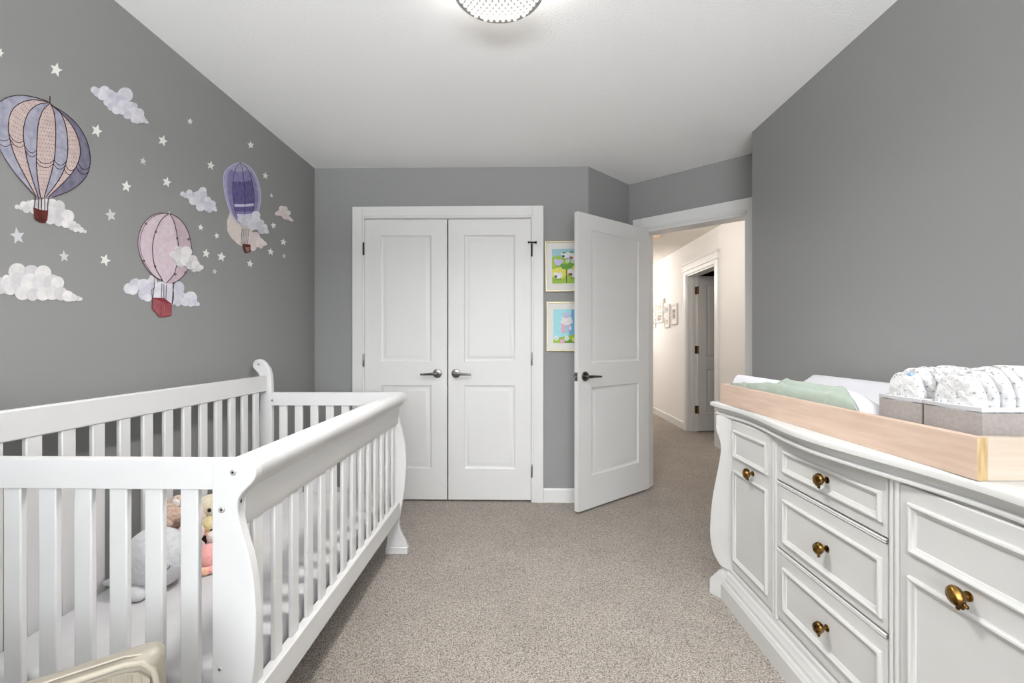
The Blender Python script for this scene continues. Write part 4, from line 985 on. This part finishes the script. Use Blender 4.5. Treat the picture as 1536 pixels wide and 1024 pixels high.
def diapers(yc, w, n, x0, pitch, where, hts, extra):
    base = None
    for k in range(n):
        sd = k * 1.31 + yc * 10; hh = hts[k % len(hts)]
        g = diaper_mesh(w, hh, pitch * .95, sd, .0)
        off = Vector((x0 + pitch * (k + .5), yc + .003 * math.sin(k * 2.2), ZT + .0115)); g.v = [p + off for p in g.v]
        o = obj('diaper', g, [M_diaper], smooth=180)
        tag(o, '%s white printed folded diaper from the left in bin %s' % (ORD[k], where), 'diaper', 'diapers in the bin ' + where)
        if extra and k < 2:
            e = MB(); yq = yc - w * .12 + k * .02; zq = ZT + .0115 + hh - .002
            e.box((off.x - .007, yq - .008, zq - .006), (off.x + .005, yq + .008, zq + .0022)); obj('tape_tab', e, M_dblue, o, bevel=.002)
diapers(1.1815, .112, 12, .9735, .0262, 'beside the changing pad', (.192, .203, .208, .205, .210, .207), True)
diapers(1.041, .122, 12, .9735, .0262, 'at the near tray end', (.196, .206, .212, .215, .218, .217), False)

# ================================================================== ARMCHAIR (near left corner)
fwd = Vector((.80, .60, 0)); lft = Vector((-.60, .80, 0))
AC = Vector((-.690, .840, 0)) - lft * .37 + fwd * .020                    # point under the front of the seat, mid width
arm = thing('armchair', 'beige leather armchair in front of the crib', 'armchair', AC - fwd * .35)
def AT(f, l, z): return AC + fwd * f + lft * l + Vector((0, 0, z))
def padded(mb, f0, f1, l0, l1, z0, z1, r=.04, crown=.012, mi=0, droop=0):
    """soft rounded block in chair space"""
    def fn(p):
        s = (p.x - f0) / (f1 - f0); return AT(p.x, p.y, p.z - droop * (1 - s) * max(0, (p.z - z0) / (z1 - z0)))
    rbox(mb, (f0, l0, z0), (f1, l1, z1), r, 6, fn, mi)
for l0, l1, nm in ((.345, .405, 'arm'), (-.405, -.345, 'arm')):
    g = MB(); padded(g, -.72, .0, l0, l1, .10, .598, .022, droop=.02); a = obj(nm, g, M_leather, arm, smooth=60)
    li = l0 if l0 > 0 else l1; sg = -1 if l0 > 0 else 1
    q = [(-.70, .570), (-.5, .576), (-.3, .583), (-.12, .589), (-.06, .590), (-.034, .584), (-.018, .566), (-.012, .53), (-.012, .2)]
    g = MB(); g.tube([AT(f, li - sg * .003, z) for f, z in q], .0055, 10); g.tube([AT(f, li - sg * .014, z + .0095) for f, z in q[:6]], .0022, 6); obj('piping', g, M_welt, a, smooth=60)
    g = MB(); pts = [(-.70, .2)] + [(f - .004, z - .010) for f, z in q[:7]] + [(-.02, .2)]
    g.prism(pts, lambda f, z: AT(f, li + sg * .008, z), lambda f, z: AT(f, li - sg * .01, z)); obj('gathered_panel', g, M_ruche, a, smooth=30)
g = MB(); padded(g, -.62, .02, -.342, .342, .22, .44, .05); obj('seat', g, M_leather, arm, smooth=60)
g = MB(); padded(g, -.86, -.64, -.40, .40, .10, 1.00, .07); obj('backrest', g, M_leather, arm, smooth=60)
for f in (-.78, -.08):
    for l in (-.33, .33):
        g = MB(); g.tube([AT(f, l, 0), AT(f, l, .11)], [.018, .026], 14); obj('leg', g, F_brn, arm)

# ================================================================== HALL THINGS
M_fr = mat('white_photo_frame', (216, 212, 206), .5); M_fg = mat('greige_photo_frame', (190, 180, 172), .5)
M_ph = [mat('photo_dark', (84, 76, 72), .4, rgb2=(180, 172, 164), nscale=18), mat('photo_warm', (150, 130, 116), .4, rgb2=(210, 200, 180), nscale=22), mat('photo_grey', (108, 104, 104), .4, rgb2=(196, 192, 190), nscale=26)]
def hframe(u0, u1, v0, v1, ph, label, fm=None, mw=.22):
    a = onX(u0, (v0 + v1) / 2, HX); b = onX(u1, (v0 + v1) / 2, HX); y0, y1 = b.y, a.y
    zc = onX((u0 + u1) / 2, v0, HX).z; zl = onX((u0 + u1) / 2, v1, HX).z
    t = thing('photo_frame', label, 'photo frame', (HX, (y0 + y1) / 2, zl), 'photo frames in the hallway')
    g = MB(); rr = []
    for o, d in ((0, .001), (0, .02), (.02, .02), (.022, .012)): rr.append([Vector((HX - d, y0 + o, zl + o)), Vector((HX - d, y1 - o, zl + o)), Vector((HX - d, y1 - o, zc - o)), Vector((HX - d, y0 + o, zc - o))])
    g.loft(rr, cap=False); g.add(rr[0], [(0, 1, 2, 3)]); obj('frame', g, fm or M_fr, t)
    g = MB(); g.box((HX - .0125, y0 + .02, zl + .02), (HX - .008, y1 - .02, zc - .02)); obj('mat_board', g, M_matb, t)
    m, n = (y1 - y0) * mw, (zc - zl) * mw
    g = MB(); g.box((HX - .0135, y0 + m, zl + n), (HX - .012, y1 - m, zc - n)); obj('photograph', g, M_ph[ph], t)
hframe(976.5, 984.5, 458, 474, 1, 'small white photo frame highest in the left hall column', None, .26)
hframe(976.5, 984.5, 478, 491.5, 2, 'small white photo frame lowest in the left hall column', None, .26)
hframe(985.5, 995.5, 454, 468.5, 1, 'white photo frame with pale picture above the dark one', None, .24)
hframe(985.8, 995.5, 469.5, 483.5, 0, 'white photo frame with the darkest picture, middle of hall group', None, .22)
hframe(997.3, 1005.5, 456.5, 472.5, 2, 'white photo frame upper in the third hall column', None, .24)
hframe(997.3, 1005.5, 474.5, 491, 1, 'white photo frame lower in the third hall column', None, .27)
hframe(1007.8, 1016.8, 455.5, 486.5, 0, 'tall white photo frame closest to the hall door', None, .27)
hframe(996.2, 998.2, 447.5, 454.5, 0, 'tiny dark frame above the hall photo group', M_fg, .3)
q = onZ(982, 353, CEIL)
t = thing('smoke_detector', 'round cream smoke detector on the hallway ceiling', 'smoke detector', (q.x, q.y, CEIL))
g = MB(); g.tube([(q.x, q.y, CEIL), (q.x, q.y, CEIL - .012)], .075, 32); obj('base', g, M_hall, t)
g = MB(); g.tube([(q.x, q.y, CEIL - .012), (q.x, q.y, CEIL - .035), (q.x, q.y, CEIL - .042)], [.066, .062, .04], 32); obj('cover', g, mat('aged_cream_plastic', (226, 200, 172), .5), t)

# ================================================================== LIGHT AND CAMERA
def area(name, loc, rot, sx, sy, power, col):
    l = bpy.data.lights.new(name, 'AREA'); l.shape = 'RECTANGLE'; l.size = sx; l.size_y = sy; l.energy = power; l.color = col
    o = bpy.data.objects.new(name, l); COL.objects.link(o); o.location = loc; o.rotation_euler = rot; return o
def point(name, loc, power, r, col):
    l = bpy.data.lights.new(name, 'POINT'); l.energy = power; l.shadow_soft_size = r; l.color = col
    o = bpy.data.objects.new(name, l); COL.objects.link(o); o.location = loc
# daylight through the rear window: open sky above the horizon, and light bounced off the ground outside
area('sky_daylight', (0, -7.2, 3.3), (math.radians(90), 0, 0), 8, 4.2, 1150, (.90, .95, 1.0))
area('ground_bounce', (0, -5.2, -.3), (math.radians(180), 0, 0), 6, 4.6, 5700, (.95, .98, 1.0))
point('hall_lamp', (1.20, 4.55, 2.20), 14, .15, (1, .965, .92))
point('hall_lamp', (1.25, 7.6, 2.10), 38, .15, (1, .985, .96))
sl = bpy.data.lights.new('ceiling_lamp', 'SPOT'); sl.energy = 112; sl.spot_size = math.radians(172); sl.spot_blend = 1.0; sl.shadow_soft_size = .12; sl.color = (1, .99, .975)
so = bpy.data.objects.new('ceiling_lamp', sl); COL.objects.link(so); so.location = (-.075, 1.532, 2.285)
w = bpy.data.worlds.new('world'); S.world = w; w.use_nodes = True
w.node_tree.nodes['Background'].inputs['Color'].default_value = (.80, .88, 1, 1); w.node_tree.nodes['Background'].inputs['Strength'].default_value = 1.0
cam = bpy.data.cameras.new('camera'); co = bpy.data.objects.new('camera', cam); COL.objects.link(co)
cam.sensor_width = 36; cam.lens = 36 * FPX / 1536; cam.clip_start = .02
co.location = (0, 0, EYE); co.rotation_euler = (math.radians(90), 0, YAW)
S.camera = co
S.view_settings.view_transform = 'Standard'; S.view_settings.look = 'None'; S.view_settings.exposure = 0.0; S.view_settings.gamma = 1.0
S.cycles.use_denoising = True
S.cycles.max_bounces = 12; S.cycles.diffuse_bounces = 8
